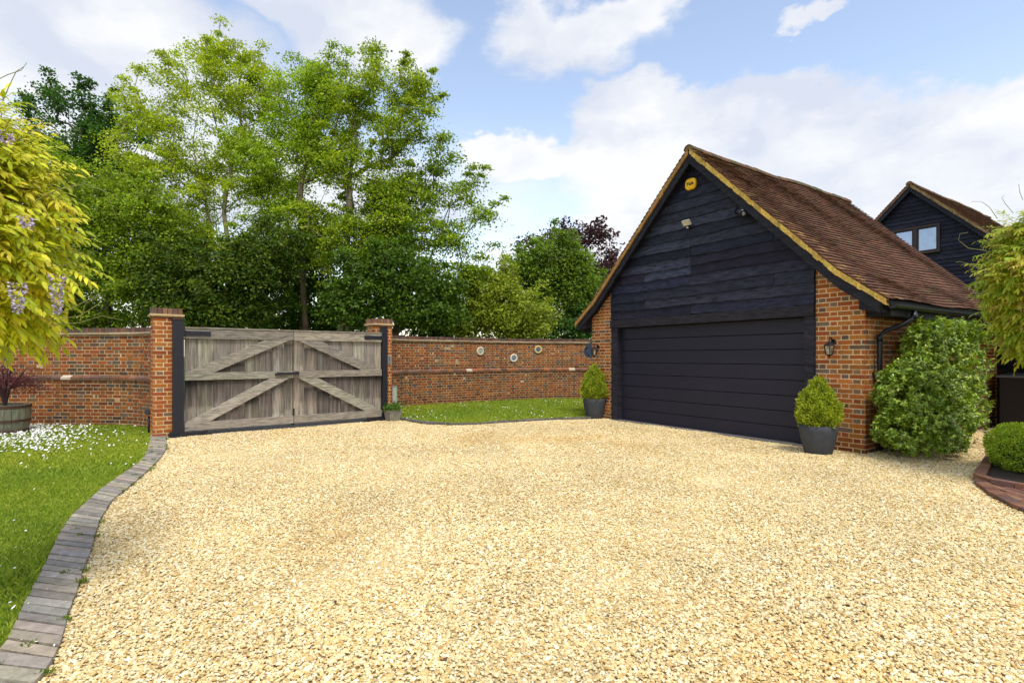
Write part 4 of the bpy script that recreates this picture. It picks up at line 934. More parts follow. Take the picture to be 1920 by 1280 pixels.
def tree(name, label, cat, base, ells, dist, nclus, per, cols, lsz=.12, bark=(.10, .075, .045), seed=1, spread=(.27, .12), trunk_r=.12, group='trees beyond the brick wall', stems=1, depthf=.8, lw=.80, leafm=None, low=.35, shell=.25, th=1.0):
    """ells: crown masses (photo px, photo px, rx px, ry px) at distance dist, each given a matching depth"""
    rg = np.random.default_rng(seed); k = dist / F
    bx, by = (base - CX) * k, dist; root = empty(name, (bx, by, 0), label, cat, group)
    E = []
    for (px, py, rx, ry) in ells:
        E.append((np.array(PX(px, py, dist)), rx * k, ry * k, (rx + ry) / 2 * k * depthf))
    vol = np.array([(e[1] * e[2] * e[3]) ** .75 for e in E]); vol /= vol.sum()
    pts = []
    for i in rg.choice(len(E), nclus, p=vol):
        c, rx, rz, ry = E[i]; d = unit(rg.normal(size=3)); r = rg.uniform(shell, 1) ** .5
        p = c + d * r * np.array([rx, ry, rz]); pts.append(p)
    pts = np.array(pts); pts[:, 2] = np.maximum(pts[:, 2], low + .3)
    top = max(p[2] for p in pts)
    nodes = []; par = []
    def addn(p, q): nodes.append(np.array(p, float)); par.append(q); return len(nodes) - 1
    cen = pts.mean(0)
    for s in range(stems):
        off = np.array([rg.uniform(-.5, .5), rg.uniform(-.5, .5)]) * (1 if stems > 1 else 0) * .7
        q = addn((bx + off[0] * .3, by + off[1] * .3, -.1), -1); H = top * rg.uniform(.55, .74); tgt = np.array([cen[0] + off[0] * 2.0, cen[1] + off[1] * 2.0])
        nn = 10
        for i in range(1, nn + 1):
            t = i / nn; x = bx + off[0] * .3 + (tgt[0] - bx) * t ** 1.4 + rg.normal(0, .06); y = by + (tgt[1] - by) * t ** 1.4 + rg.normal(0, .06)
            q = addn((x, y, H * t), q)
    # leading shoots that break the outline
    ext = []
    for i in rg.choice(len(pts), len(pts) // 5, replace=False):
        d = unit(pts[i] - cen + np.array([0, 0, 1.2])); 
        for q in (1, 2): ext.append(pts[i] + d * .38 * q + rg.normal(0, .05, 3))
    pts = np.vstack([pts, ext]); nclus0 = nclus; nclus = len(pts)
    order = np.argsort(np.linalg.norm(pts[:, :2] - np.array([bx, by]), axis=1) + .3 * pts[:, 2]); ends = []
    for i in order:
        p = pts[i]; A_ = np.array(nodes); d = p - A_; dist_ = np.linalg.norm(d, axis=1)
        ang = d[:, 2] / (dist_ + 1e-6); cost = dist_ * (1 + 2.6 * np.clip(.5 - ang, 0, 2)) + .05 * np.arange(len(A_)) / len(A_)
        cost[dist_ < .15] = 99
        j = int(np.argmin(cost)); st = A_[j]; L_ = dist_[j]; nseg = max(1, int(L_ / .5)); q = j
        for s in range(1, nseg + 1):
            t = s / nseg; w = st * (1 - t) + p * t; w = w + np.array([0, 0, .12 * L_ * math.sin(math.pi * t)]) * .6 + (rg.normal(0, .05, 3) if s < nseg else 0)
            q = addn(w, q)
        ends.append(q)
    cnt = np.zeros(len(nodes))
    for e in ends:
        q = e
        while q >= 0: cnt[q] += 1; q = par[q]
    rad = trunk_r * (np.maximum(cnt, .6) / max(cnt.max(), 1)) ** .56; rad = np.maximum(rad, .011) * th
    tr = MB(); 
    for i, p in enumerate(par):
        if p < 0: continue
        a, b = nodes[p], nodes[i]
        tr.tube([a, b], [min(rad[p], rad[i] * 1.35), rad[i]], 6 if rad[i] > .03 else 4, rc(bark, .15), False)
    tr.build('trunk', M_bark, root, smooth=True)
    # leaf sprays
    n = nclus * per; ci = np.repeat(np.arange(nclus), per)
    szc = rg.uniform(.55, 1.2, nclus); szc[nclus0:] *= .55; sz = np.repeat(szc, per)
    g3 = rg.normal(size=(n, 3)) * np.array([spread[0], spread[0], spread[1]]) * sz[:, None]
    # sprays droop at their rim and stay layered
    g3[:, 2] -= .18 * (g3[:, 0] ** 2 + g3[:, 1] ** 2) / spread[0]
    P = pts[ci] + g3; out = unit(g3 * np.array([1, 1, .3]) + rg.normal(0, .5, (n, 3)) * .3)
    D = out * 1. + rg.normal(0, .55, (n, 3)) + np.array([0, 0, -.25]); Nn = np.array([0, 0, 1.]) * .8 + rg.normal(0, .6, (n, 3)) + np.array([0, -.35, 0])
    Ls = lsz * rg.uniform(.6, 1.35, n); C = pick(cols, n, rg, .18) * np.repeat(rg.uniform(.8, 1.2, nclus), per)[:, None]
    V, F_, C = leaf_mesh(P, D, Nn, Ls, Ls * lw, C)
    np_mesh('crown', V, F_, C, leafm or M_leaf, root)
    return root
DK = [(.06, .15, .018), (.085, .19, .02), (.045, .12, .016)]
MDG = [(.14, .24, .014), (.20, .30, .016), (.09, .18, .012)]
YG = [(.42, .52, .02), (.52, .58, .035), (.30, .41, .018), (.38, .48, .03)]
LG = [(.31, .45, .018), (.40, .52, .028), (.20, .33, .014)]
OL = [(.34, .42, .03), (.26, .34, .022), (.44, .48, .06), (.20, .27, .02)]
tree('sycamore_tree', 'dark green tree at the far left whose top rises above the wisteria', 'tree', 140, [(80, 185, 45, 30), (130, 195, 60, 38), (185, 225, 50, 45), (215, 270, 60, 60), (110, 270, 70, 60), (180, 340, 100, 70)], 25, 190, 110, DK, .12, seed=1, trunk_r=.2)
tree('hornbeam_tree', 'dense dark green tree behind the wall between wisteria and left pillar', 'tree', 210, [(170, 370, 100, 80), (240, 430, 110, 100), (120, 470, 90, 90), (200, 540, 150, 90), (300, 500, 90, 110), (90, 580, 90, 60)], 18.5, 480, 155, [(.15, .25, .013), (.22, .32, .015), (.33, .42, .02)], .088, seed=2, spread=(.32, .12), trunk_r=.18)
tree('acacia_tree', 'tall airy yellow green tree with many slender stems left of the gate middle', 'tree', 440, [(290, 170, 60, 60), (370, 130, 70, 50), (430, 130, 60, 60), (270, 270, 75, 70), (380, 240, 90, 80), (480, 170, 55, 60), (430, 98, 26, 18), (330, 350, 90, 60), (450, 330, 70, 80), (370, 440, 90, 50), (240, 210, 30, 40)], 20, 360, 130, YG, .080, (.34, .29, .17), seed=3, stems=9, trunk_r=.055, th=1.4, spread=(.25, .10), shell=.35)
tree('ash_tree', 'tall yellow green tree above the middle of the gate with a pointed top', 'tree', 575, [(556, 95, 16, 32), (555, 190, 60, 70), (610, 150, 40, 50), (530, 300, 70, 90), (610, 270, 50, 80), (550, 420, 80, 60)], 19.5, 270, 140, LG, .080, (.13, .10, .06), seed=4, trunk_r=.12, stems=2)
tree('maple_tree', 'forked tall tree with pale bare limbs behind the right gate leaf', 'tree', 640, [(704, 100, 18, 24), (690, 170, 60, 50), (765, 170, 40, 38), (650, 190, 45, 50), (740, 240, 60, 45), (795, 200, 25, 35), (640, 310, 40, 50), (600, 400, 45, 40), (700, 330, 60, 50), (730, 400, 45, 60), (650, 450, 50, 50)], 18.5, 225, 145, [(.35, .45, .018), (.26, .37, .016), (.15, .26, .014), (.45, .52, .025)], .080, (.24, .20, .13), seed=5, spread=(.24, .11), trunk_r=.11, stems=2, th=1.1)
tree('maple_tree', 'spreading mid green tree whose long boughs reach right towards the sky', 'tree', 728, [(835, 250, 26, 28), (820, 300, 40, 30), (850, 360, 45, 25), (890, 400, 35, 18), (890, 345, 18, 14), (760, 370, 60, 50), (800, 440, 90, 30), (890, 470, 52, 18), (920, 420, 18, 12), (750, 500, 80, 60), (700, 430, 50, 60), (840, 510, 60, 30)], 19, 250, 135, [(.21, .34, .018), (.29, .41, .02), (.13, .24, .015), (.38, .47, .022)], .083, (.12, .09, .06), seed=6, spread=(.28, .09), trunk_r=.14)
tree('hornbeam_tree', 'low dark leafy tree right behind the left leaf of the gate', 'tree', 420, [(350, 520, 70, 80), (430, 540, 80, 60), (490, 500, 60, 90), (400, 580, 100, 40)], 17.5, 290, 120, [(.05, .10, .010), (.08, .15, .011), (.17, .23, .016)], .10, seed=7, trunk_r=.09)  # leaf colours darkened to carry the shade low under the taller crowns
tree('hornbeam_tree', 'dark slim leafy tree behind the centre of the gate', 'tree', 575, [(560, 500, 60, 60), (600, 560, 80, 50), (540, 580, 60, 35), (590, 460, 40, 50)], 20.5, 150, 110, DK + MDG, .10, seed=8, trunk_r=.08)
tree('hornbeam_tree', 'dark leafy tree above the right gate pillar', 'tree', 722, [(700, 540, 70, 60), (780, 560, 75, 50), (660, 580, 50, 35), (730, 490, 50, 40), (820, 590, 50, 30)], 18, 240, 95, [(.055, .12, .011), (.09, .18, .013), (.14, .24, .016)], .10, seed=10, trunk_r=.1)  # shade of the lower planting is put into these darker greens
tree('holly_bush', 'dark low bush at the foot of the trees right of the gate', 'bush', 840, [(840, 600, 45, 32), (800, 612, 50, 20)], 21, 70, 80, DK, .12, seed=11, trunk_r=.05)
tree('laurel_bush', 'rounded bright yellow green bush above the brick wall plaques', 'bush', 935, [(925, 560, 50, 48), (900, 595, 55, 36), (960, 590, 50, 45), (992, 600, 30, 36), (935, 535, 25, 25), (880, 600, 30, 30)], 19.5, 300, 80, OL, .09, seed=12, spread=(.22, .16), trunk_r=.07, shell=.4)
tree('birch_tree', 'green tree with thin pale stems between yellow green bush and garage', 'tree', 1045, [(1040, 500, 55, 50), (1000, 520, 50, 50), (1085, 540, 40, 60), (1040, 580, 70, 45), (1065, 470, 30, 30), (1110, 600, 35, 35)], 23, 330, 90, [(.16, .26, .02), (.22, .32, .025), (.09, .17, .014)], .11, (.28, .26, .20), seed=13, spread=(.3, .2), stems=3, trunk_r=.06)
tree('copper_beech_tree', 'purple leaved tree showing its dark tips behind the green birch', 'tree', 1100, [(1112, 440, 30, 24), (1050, 450, 45, 16), (1125, 480, 30, 25), (1140, 520, 22, 30), (1010, 462, 20, 9), (1100, 540, 45, 55)], 29, 120, 46, [(.06, .022, .028), (.09, .03, .03), (.05, .03, .04)], .17, seed=14, spread=(.42, .22), trunk_r=.12)

for bi, (bx_, E_, lb) in enumerate([(150, [(110, 600, 60, 26), (190, 596, 70, 30)], 'dark low bush behind the curved wall at the left'),
                      (470, [(370, 602, 70, 26), (460, 604, 60, 24)], 'dark low bush showing just over the left leaf of the gate'),
                      (640, [(570, 610, 50, 14), (650, 604, 50, 22)], 'dark low bush showing just over the right leaf of the gate'),
                      (1010, [(985, 622, 50, 18), (1070, 618, 50, 22)], 'dark low bush behind the wall nearest the garage')]):
    tree('holly_bush', lb, 'bush', bx_, E_, 22, 60, 85, DK, .11, seed=40 + bi, trunk_r=.05)

# clipped shrubs
def blob_leaves(fn, n, rg, lsz, cols, lw=.5, up=.5):
    """fn(dirs)-> surface points and normals ; leaves bristle outwards"""
    P, Nn = fn(n, rg); D = Nn * .8 + rg.normal(0, .6, (n, 3)) + np.array([0, 0, up]); Ls = lsz * rg.uniform(.6, 1.4, n)
    C = pick(cols, n, rg, .22); return leaf_mesh(P, D, Nn + rg.normal(0, .7, (n, 3)), Ls, Ls * lw, C)
def profile_surface(c, prof, lump=.06, depth=.10, seed=0):
    pr_ = np.array(prof)
    def fn(n, rg):
        seg = np.hypot(*np.diff(pr_, axis=0).T); w = seg * (pr_[1:, 0] + pr_[:-1, 0] + .02); i = rg.choice(len(seg), n, p=w / w.sum()); t = rg.uniform(0, 1, n)
        r = pr_[i, 0] * (1 - t) + pr_[i + 1, 0] * t; z = pr_[i, 1] * (1 - t) + pr_[i + 1, 1] * t; a = rg.uniform(0, 6.283, n)
        dr_, dz = pr_[i + 1, 0] - pr_[i, 0], pr_[i + 1, 1] - pr_[i, 1]; l = np.hypot(dr_, dz) + 1e-9; nr, nz = dz / l, -dr_ / l
        lp = lump * (np.sin(a * 5 + z * 14 + seed) * .4 + np.sin(a * 9 - z * 23 + seed * 2) * .35 + np.sin(a * 3 + z * 31) * .25) - depth * rg.uniform(0, 1, n) ** 2
        P = np.stack([c[0] + (r + nr * lp) * np.cos(a), c[1] + (r + nr * lp) * np.sin(a), c[2] + z + nz * lp], 1)
        return P, np.stack([nr * np.cos(a), nr * np.sin(a), nz], 1)
    return fn
def core_mesh(c, prof, k, col, name, root, m):
    MB().lathe(c, [(max(.001, r * k), z * (1 if z < .2 else .96)) for r, z in prof], 20, col).build(name, m, root, smooth=True)
def potted(c, label, hp, rp, hs_, ws, seed):
    rg = np.random.default_rng(seed); root = empty('potted_shrub', (c[0], c[1], 0), label, 'potted shrub', 'potted cone shrubs flanking the garage door')
    MB().lathe((c[0], c[1], .005), [(.001, 0), (rp * .66, 0), (rp * .70, .02), (rp * .86, hp * .45), (rp * .97, hp * .8), (rp, hp), (rp * .96, hp + .006), (rp * .9, hp), (rp * .88, hp - .06), (.001, hp - .06)], 48).build('pot', M_pot, root, smooth=True)
    MB().lathe((c[0], c[1], hp - .05), [(rp * .87, 0), (.001, .01)], 20, (.03, .022, .014)).build('soil', M_bark, root)
    MB().tube([(c[0], c[1], hp - .06), (c[0] + .01, c[1], hp + .3)], .022, 8, (.06, .045, .03)).build('stem', M_bark, root)
    w = ws / 2; prof = [(w * .55, -.03), (w * .86, .03), (w, .14), (w * .97, .26), (w * .86, hs_ * .48), (w * .66, hs_ * .66), (w * .43, hs_ * .81), (w * .20, hs_ * .94), (.005, hs_)]
    cc = (c[0], c[1], hp)
    core_mesh(cc, prof, .72, (.035, .06, .012), 'inner_growth', root, M_bark)
    V, F_, C = blob_leaves(profile_surface(cc, prof, .06, .09, seed), 15000, rg, .032, [(.42, .50, .03), (.30, .38, .022), (.55, .60, .06), (.18, .25, .018)], .5)
    np_mesh('foliage', V, F_, C, M_leaf, root)
pc = GR(.42, .53, 0); potted(pc, 'cone shaped shrub in a grey pot before the right brick pier', .43, .268, .71, .585, 1)
pc = (1.96, 12.68); potted(pc, 'cone shaped shrub in a grey pot by the left brick pier, touching the far lawn', .47, .275, .80, .62, 2)

# big evergreen shrub on the garage side
rg = np.random.default_rng(5)
sb = GR(-.62, -.95, 0); root = empty('evergreen_shrub', sb, 'big bushy glossy leaved shrub against the garage side wall', 'shrub')
blobs = [((-.55, -.35, .5), (.48, .62, .55)), ((-.52, -1.1, .55), (.52, .8, .62)), ((-.55, -.45, 1.15), (.38, .50, .42)), ((-.50, -1.1, 1.35), (.48, .75, .62)), ((-.46, -2.0, .65), (.46, .8, .65)), ((-.46, -2.0, 1.3), (.46, .8, .6)), ((-.55, -.55, .25), (.50, .6, .3)), ((-.50, .02, .42), (.40, .42, .42)), ((-.46, -.05, .95), (.36, .40, .45)), ((-.5, -1.2, 1.68), (.42, .8, .33)), ((-.62, -.8, .6), (.5, .7, .6))]
P = []; Nn = []
for cN, rr in blobs:
    n = 330; d = unit(rg.normal(size=(n, 3))); d[:, 2] = np.where(d[:, 2] < -.5, -d[:, 2], d[:, 2]); r = rg.uniform(.75, 1.03, n)[:, None]
    L_ = np.array(cN) + d * r * np.array(rr); W_ = np.array([GR(*p) for p in L_]); c0 = np.array(GR(*cN)); P.append(W_); Nn.append(unit(W_ - c0))
P = np.vstack(P); Nn = np.vstack(Nn); k = (P[:, 2] > .04); P, Nn = P[k], Nn[k]
sp = []
for _ in range(60):
    s0, n0_, zt = -rg.uniform(.35, .9), -rg.uniform(.5, 2.5), rg.uniform(1.85, 2.08)
    for q in range(5): sp.append(GR(s0 + rg.normal(0, .03), n0_ + rg.normal(0, .03), zt - q * .045))
sp = np.array(sp); P = np.vstack([P, sp]); Nn = np.vstack([Nn, np.tile([[0, 0, 1.]], (len(sp), 1))])
nc = len(P); per = 21; ci = np.repeat(np.arange(nc), per); n = nc * per
a = rg.uniform(0, 6.28, n); ax_ = unit(Nn * .7 + np.array([0, 0, .6]) + rg.normal(0, .3, (nc, 3)))[ci]
t1 = unit(np.cross(ax_, np.array([.3, .2, .9]))); t2 = np.cross(ax_, t1); D = (t1 * np.cos(a)[:, None] + t2 * np.sin(a)[:, None]) * 1.0 + ax_ * rg.uniform(.1, 1.1, n)[:, None]
PP = P[ci] - ax_ * rg.uniform(0, .10, n)[:, None]; tone = rg.uniform(.7, 1.25, nc)[ci][:, None]
C = pick([(.30, .42, .035), (.19, .30, .022), (.44, .54, .07), (.10, .19, .016)], n, rg, .15) * tone; Ls = rg.uniform(.038, .066, n)
V, F_, C = leaf_mesh(PP, D, ax_ + rg.normal(0, .2, (n, 3)), Ls, Ls * .42, C, True); np_mesh('foliage', V, tri_fix(F_), C, M_leafglossy, root)
st = MB()
for i in range(40):
    s0, n0_ = -rg.uniform(.2, .6), -rg.uniform(.0, 1.6); a_, b_ = rg.normal(0, .07, 2); st.tube([GR(s0, n0_, 0), GR(s0 + a_ * .5, n0_ + b_ * .5, .5), GR(s0 + a_, n0_ + b_, rg.uniform(1.0, 1.5))], [.008, .006, .003], 5, (.13, .11, .06), False)
st.build('stems', M_bark, root)
lab = MB().box(-.03, .03, -.003, .003, 0, .04, (.6, .3, .2), fr=lambda a, b, c: (GR(-1.18, .12, 0)[0] + a, GR(-1.18, .12, 0)[1] + b, .16 + c))

# box hedge in the raised bed
hb = (6.80, 6.55); root = empty('box_hedge', (hb[0], hb[1], 0), 'low rounded bright green box hedge at the right edge above the brick kerb', 'hedge'); rg = np.random.default_rng(8)
prof = [(.62, -.01), (.71, .10), (.75, .24), (.71, .37), (.59, .47), (.38, .54), (.15, .57), (.005, .575)]
core_mesh((hb[0], hb[1], .06), prof, .86, (.035, .07, .012), 'inner_growth', root, M_bark)
V, F_, C = blob_leaves(profile_surface((hb[0], hb[1], .06), prof, .05, .07, 3), 30000, rg, .024, [(.44, .58, .035), (.33, .46, .028), (.55, .66, .06), (.20, .32, .018)], .55)
np_mesh('foliage', V, F_, C, M_leaf, root)
flat('flower_bed', kerbR + [(9, 5.5), (9, 8.6)], .05, mat('bed_soil', (.04, .028, .018), .95, 20, .4, .8, 40))
mb = MB(); kp = Path(kerbR); t = 0; random.seed(4)
while t < kp.L - .05:
    q = [kp.at(t, .055), kp.at(t + .212, .055), kp.at(t + .212, -.05), kp.at(t, -.05)]
    for lay in range(1):
        mb.hexa([(p.x, p.y, lay * .068 - (.02 if lay == 0 else 0)) for p in q] + [(p.x, p.y, lay * .068 + .085 + random.uniform(-.003, .003)) for p in q], rc(random.choice([(.20, .09, .05), (.15, .08, .055), (.24, .12, .06)]), .25))
    t += .222
tag(mb.build('brick_kerb', M_brick, None, (0, 0, 0)), 'low brick kerb around the box hedge bed', 'brick kerb')

# small planter by right pillar
px_, py_ = (-2.72, 12.15); root = empty('stone_planter', (px_, py_, 0), 'small square stone planter with green leaves beside the right gate pillar', 'planter')
f = lambda a, b, z: (px_ + g.x * a + gn.x * b, py_ + g.y * a + gn.y * b, z)
pm = MB(); q = lambda h, z: [f(-h, h, z), f(h, h, z), f(h, -h, z), f(-h, -h, z)]
vs = q(.12, 0) + q(.15, .24) + q(.155, .25) + q(.13, .25) + q(.12, .20)
pm.add(vs, [(i * 4 + k, i * 4 + (k + 1) % 4, i * 4 + 4 + (k + 1) % 4, i * 4 + 4 + k) for i in range(4) for k in range(4)] + [(3, 2, 1, 0), (16, 17, 18, 19)], (1, 1, 1)); pm.build('pot', M_conc, root)
rg = np.random.default_rng(3); n = 900; P = np.array([px_, py_, .22]) + rg.normal(0, 1, (n, 3)) * np.array([.09, .09, .045]) + np.array([0, 0, .07]); Ls = rg.uniform(.03, .06, n)
V, F_, C = leaf_mesh(P, rg.normal(0, 1, (n, 3)) + np.array([0, 0, .8]), rg.normal(0, 1, (n, 3)) + np.array([0, 0, 1]), Ls, Ls * .5, pick([(.12, .24, .03), (.08, .17, .02)], n, rg)); np_mesh('foliage', V, F_, C, M_leaf, root)

# half barrel with purple maple
bc = (-9.60, 10.1); root = empty('barrel_planter', (bc[0], bc[1], 0), 'half oak barrel planter holding a purple maple at the far left', 'planter')
M_stave = mat('barrel_oak', None, .85, 9, .35, .4, 40, stretch=(3, 3, .5))
mb = MB(); NS = 22; random.seed(2)
for k in range(NS):
    a0, a1 = 2 * math.pi * k / NS + .008, 2 * math.pi * (k + 1) / NS - .008; zs = [0, .15, .3, .45, .56]; rs = [.31, .35, .37, .375, .365]; c = rc((.20, .19, .13), .2)
    vs = []
    for z, r in zip(zs, rs): vs += [(bc[0] + r * math.cos(a0), bc[1] + r * math.sin(a0), z), (bc[0] + r * math.cos(a1), bc[1] + r * math.sin(a1), z), (bc[0] + (r - .03) * math.cos(a1), bc[1] + (r - .03) * math.sin(a1), z), (bc[0] + (r - .03) * math.cos(a0), bc[1] + (r - .03) * math.sin(a0), z)]
    mb.add(vs, [(i * 4 + j, i * 4 + (j + 1) % 4, i * 4 + 4 + (j + 1) % 4, i * 4 + 4 + j) for i in range(4) for j in range(4)] + [(3, 2, 1, 0), (16, 17, 18, 19)], c)
brl = mb.build('barrel', M_stave, root)
M_rust = mat('rusty_hoop', (.09, .045, .03), .8, 20, .4)
for (z, h, r) in ((.05, .045, .336), (.24, .045, .3715), (.50, .05, .381)):
    MB().lathe((bc[0], bc[1], z), [(r - .006, 0), (r, 0), (r + .003, h), (r - .006, h)], 44).build('hoop', M_rust, brl)
MB().lathe((bc[0], bc[1], .50), [(.34, 0), (.001, .02)], 24, (.04, .028, .018)).build('soil', M_bark, root)
st = MB(); rg = np.random.default_rng(15); tips = []
for i in range(26):
    a = rg.uniform(0, 6.28); l = rg.uniform(.3, .95); p1 = (bc[0] + .1 * math.cos(a) * l, bc[1] + .1 * math.sin(a) * l, .85); p2 = (bc[0] + .6 * l * math.cos(a), bc[1] + .6 * l * math.sin(a), 1.0 + rg.uniform(0, .30)); p3 = (bc[0] + .95 * l * math.cos(a), bc[1] + .95 * l * math.sin(a), p2[2] - .22)
    st.tube([(bc[0], bc[1], .5), p1, p2, p3], [.02, .012, .007, .003], 5, (.07, .04, .035), False); tips += [p2, p3, tuple((Vector(p2) + Vector(p1)) / 2)]
st.build('maple_stem', M_bark, root)
T_ = np.array(tips)[rg.integers(0, len(tips), 5200)] + rg.normal(0, 1, (5200, 3)) * np.array([.16, .16, .05]); Ls = rg.uniform(.03, .06, 5200)
V, F_, C = leaf_mesh(T_, rg.normal(0, 1, (5200, 3)) + np.array([0, 0, -.8]), np.array([0, 0, 1]) + rg.normal(0, .5, (5200, 3)), Ls, Ls * .22, pick([(.12, .022, .04), (.085, .018, .03), (.16, .04, .05)], 5200, rg)); np_mesh('maple_foliage', V, F_, C, M_leaf, root)

# ------------------------------------------------------------------ wisterias
def wisteria(label, sample, ncomp, llen, nl, cols, trunk, seed, outd, flowers, tendrils, wr=.31, cup=.22):
    rg = np.random.default_rng(seed); random.seed(seed); root = empty('wisteria', (trunk[0][0], trunk[0][1], 0), label, 'climbing plant', 'wisterias framing the view')
    allP, allD, allN, allL, allC = [], [], [], [], []
    stm = MB(); cols = np.array(cols)
    for i in range(ncomp):
        p = sample(rg); d = np.array(outd) + rg.normal(0, .38, 3); d /= np.linalg.norm(d); Lc = .27 * rg.uniform(.75, 1.15); n = nl; pts_ = [p]; dd = d.copy()
        for k in range(8):
            dd = dd + np.array([0, 0, -.075]); dd /= np.linalg.norm(dd); pts_.append(pts_[-1] + dd * Lc / 8)
        pts_ = np.array(pts_); tc = cols[rg.integers(0, len(cols))] * rg.uniform(.8, 1.2)
        for k in range(n):
            t = .22 + .78 * (k // 2 + .5) / (n / 2); t = min(t, 1); f_ = t * 8; j = min(int(f_), 7); q = pts_[j] + (pts_[j + 1] - pts_[j]) * (f_ - j); ax__ = unit(pts_[j + 1] - pts_[j])
            side = unit(np.cross(ax__, np.array([0, 0, 1.])) + rg.normal(0, .12, 3)) * (1 if k % 2 else -1)
            last = k == n - 1; D = (ax__ if last else side * .75 + ax__ * .75) + np.array([0, 0, -.20]) + rg.normal(0, .12, 3)
            allP.append(q); allD.append(D); allN.append(np.array([0, -.35, 1.]) - side * cup + rg.normal(0, .2, 3)); allL.append(llen * rg.uniform(.75, 1.15) * (1.1 if last else 1)); allC.append(tc * rg.uniform(.88, 1.12))
        stm.tube([tuple(x) for x in pts_[::2]], .0016, 3, (.20, .22, .05), False)
    Ls = np.array(allL); V, F_, C = leaf_mesh(np.array(allP), np.array(allD), np.array(allN), Ls, Ls * wr, np.array(allC), True, .08)
    np_mesh('foliage', V, tri_fix(F_), C, M_leaf, root)
    for (path_, rads) in tendrils: stm.tube(path_, rads, 5, (.22, .22, .07), False)
    stm.build('stems', M_bark, root)
    tb = MB(); tb.tube(trunk, [.07, .06, .05, .045, .03][:len(trunk)], 10, (.14, .11, .08)); 
    tb.tube([(p[0] + .07 * math.sin(i * 2.), p[1] + .07 * math.cos(i * 2.), p[2]) for i, p in enumerate(trunk)], [.04] * len(trunk), 8, (.15, .12, .085)); tb.build('trunk', M_bark, root, smooth=True)
    for (fx, fy, fz, fl_) in flowers:
        n = int(260 * fl_ / .2); t = rg.uniform(0, 1, n); rad_ = .028 * (1 - t * .75); a = rg.uniform(0, 6.28, n)
        P = np.stack([fx + rad_ * np.cos(a), fy + rad_ * np.sin(a), fz - t * fl_], 1); D = np.stack([np.cos(a), np.sin(a), -.4 + 0 * a], 1) + rg.normal(0, .4, (n, 3)); Ls = rg.uniform(.010, .018, n)
        V, F_, C = leaf_mesh(P, D, rg.normal(0, 1, (n, 3)) + np.array([0, 0, 1.]), Ls, Ls * .8, pick([(.50, .44, .58), (.28, .24, .42), (.64, .58, .66), (.52, .42, .50)], n, rg)); np_mesh('flower_raceme', V, F_, C, M_petal, root)
    return root
ys = [150, 200, 250, 300, 330, 400, 440, 480, 540, 600, 650, 690]; xs = [-60, -35, 2, 26, 44, 44, 52, 58, 36, 18, 2, -38]
def sampL(rg):
    while True:
        py = rg.uniform(185, 625); bxp = np.interp(py, ys, xs); y = rg.uniform(2.35, 3.3); px = bxp - 36 - abs(rg.normal(0, 65)) + (rg.uniform(25, 75) if rg.random() < .06 else 0)
        # the bush keeps its own outline in metres at its mid depth 2.8
        x = (px - CX) / F * 2.8; x -= abs(y - 2.8) * .35; z = CAMH + (HOR - py) / F * 2.8
        return np.array([x - .02, y, z + .02])
def cur(pxs, y0, dy=0.): return [PX(a, b, y0 + dy * i) for i, (a, b) in enumerate(pxs)]
tl_ = [(cur([(60, 380), (110, 355), (160, 345), (200, 360), (215, 400)], 2.8, .03), [.003, .003, .0022, .0018, .001]),
       (cur([(90, 600), (140, 575), (170, 560), (200, 542)], 2.7, .02), [.0025, .0025, .002, .001]),
       (cur([(100, 600), (150, 592), (185, 570), (192, 555), (175, 560), (160, 570), (150, 600)], 2.7, .01), [.002] * 7),
       (cur([(90, 610), (150, 605), (190, 592), (230, 600)], 2.8, .01), [.0022, .002, .0016, .001]),
       (cur([(95, 500), (125, 497), (160, 480), (180, 470)], 2.7, .0), [.002, .002, .0016, .001]),
       (cur([(5, 190), (18, 160), (30, 135), (45, 125)], 2.8, .0), [.003, .002, .002, .001]),
       (cur([(-5, 150), (15, 140), (40, 132), (50, 118)], 2.8, .0), [.002, .002, .0016, .001])]
fl_ = [PX(50, 405, 2.55) + (.06,), PX(33, 530, 2.5) + (.14,), PX(107, 515, 2.75) + (.20,), PX(12, 245, 2.5) + (.06,)]
wisteria('yellow green wisteria with lilac racemes filling the left edge', sampL, 1900, .060, 13, [(.66, .66, .03), (.74, .70, .05), (.56, .61, .03), (.42, .50, .025), (.70, .60, .05)],
         [(-3.2, 3.0, -.05), (-3.22, 3.0, .8), (-3.15, 2.95, 1.6), (-3.0, 2.9, 2.3), (-2.85, 2.85, 2.8)], 40, (.80, -.35, .12), fl_, tl_)
yr = [395, 420, 470, 520, 560, 600, 640, 690]; xr = [1900, 1868, 1850, 1838, 1846, 1862, 1890, 1915]
def sampR(rg):
    while True:
        py = rg.uniform(412, 672); bxp = np.interp(py, yr, xr); px = bxp + 62 + abs(rg.normal(0, 40)) - (rg.uniform(10, 35) if rg.random() < .05 else 0); y = rg.uniform(5.3, 6.7)
        x = (px - CX) / F * 6.0 + abs(y - 6.0) * .35; z = CAMH + (HOR - py) / F * 6.0
        return np.array([x + .03, y, z + .04])
tr_ = [(cur([(1850, 470), (1815, 465), (1797, 450), (1800, 438), (1815, 436)], 6.0), [.004, .003, .0025, .002, .002]),
       (cur([(1870, 410), (1855, 388), (1840, 378), (1822, 378)], 6.0), [.004, .003, .002, .002]),
       (cur([(1900, 400), (1885, 382), (1878, 370), (1884, 366)], 6.0), [.003, .003, .002, .002]),
       (cur([(1918, 375), (1912, 360), (1910, 345)], 6.0), [.003, .003, .002]),
       (cur([(1850, 510), (1825, 497), (1800, 490), (1792, 492)], 6.0), [.003, .003, .002, .002])]
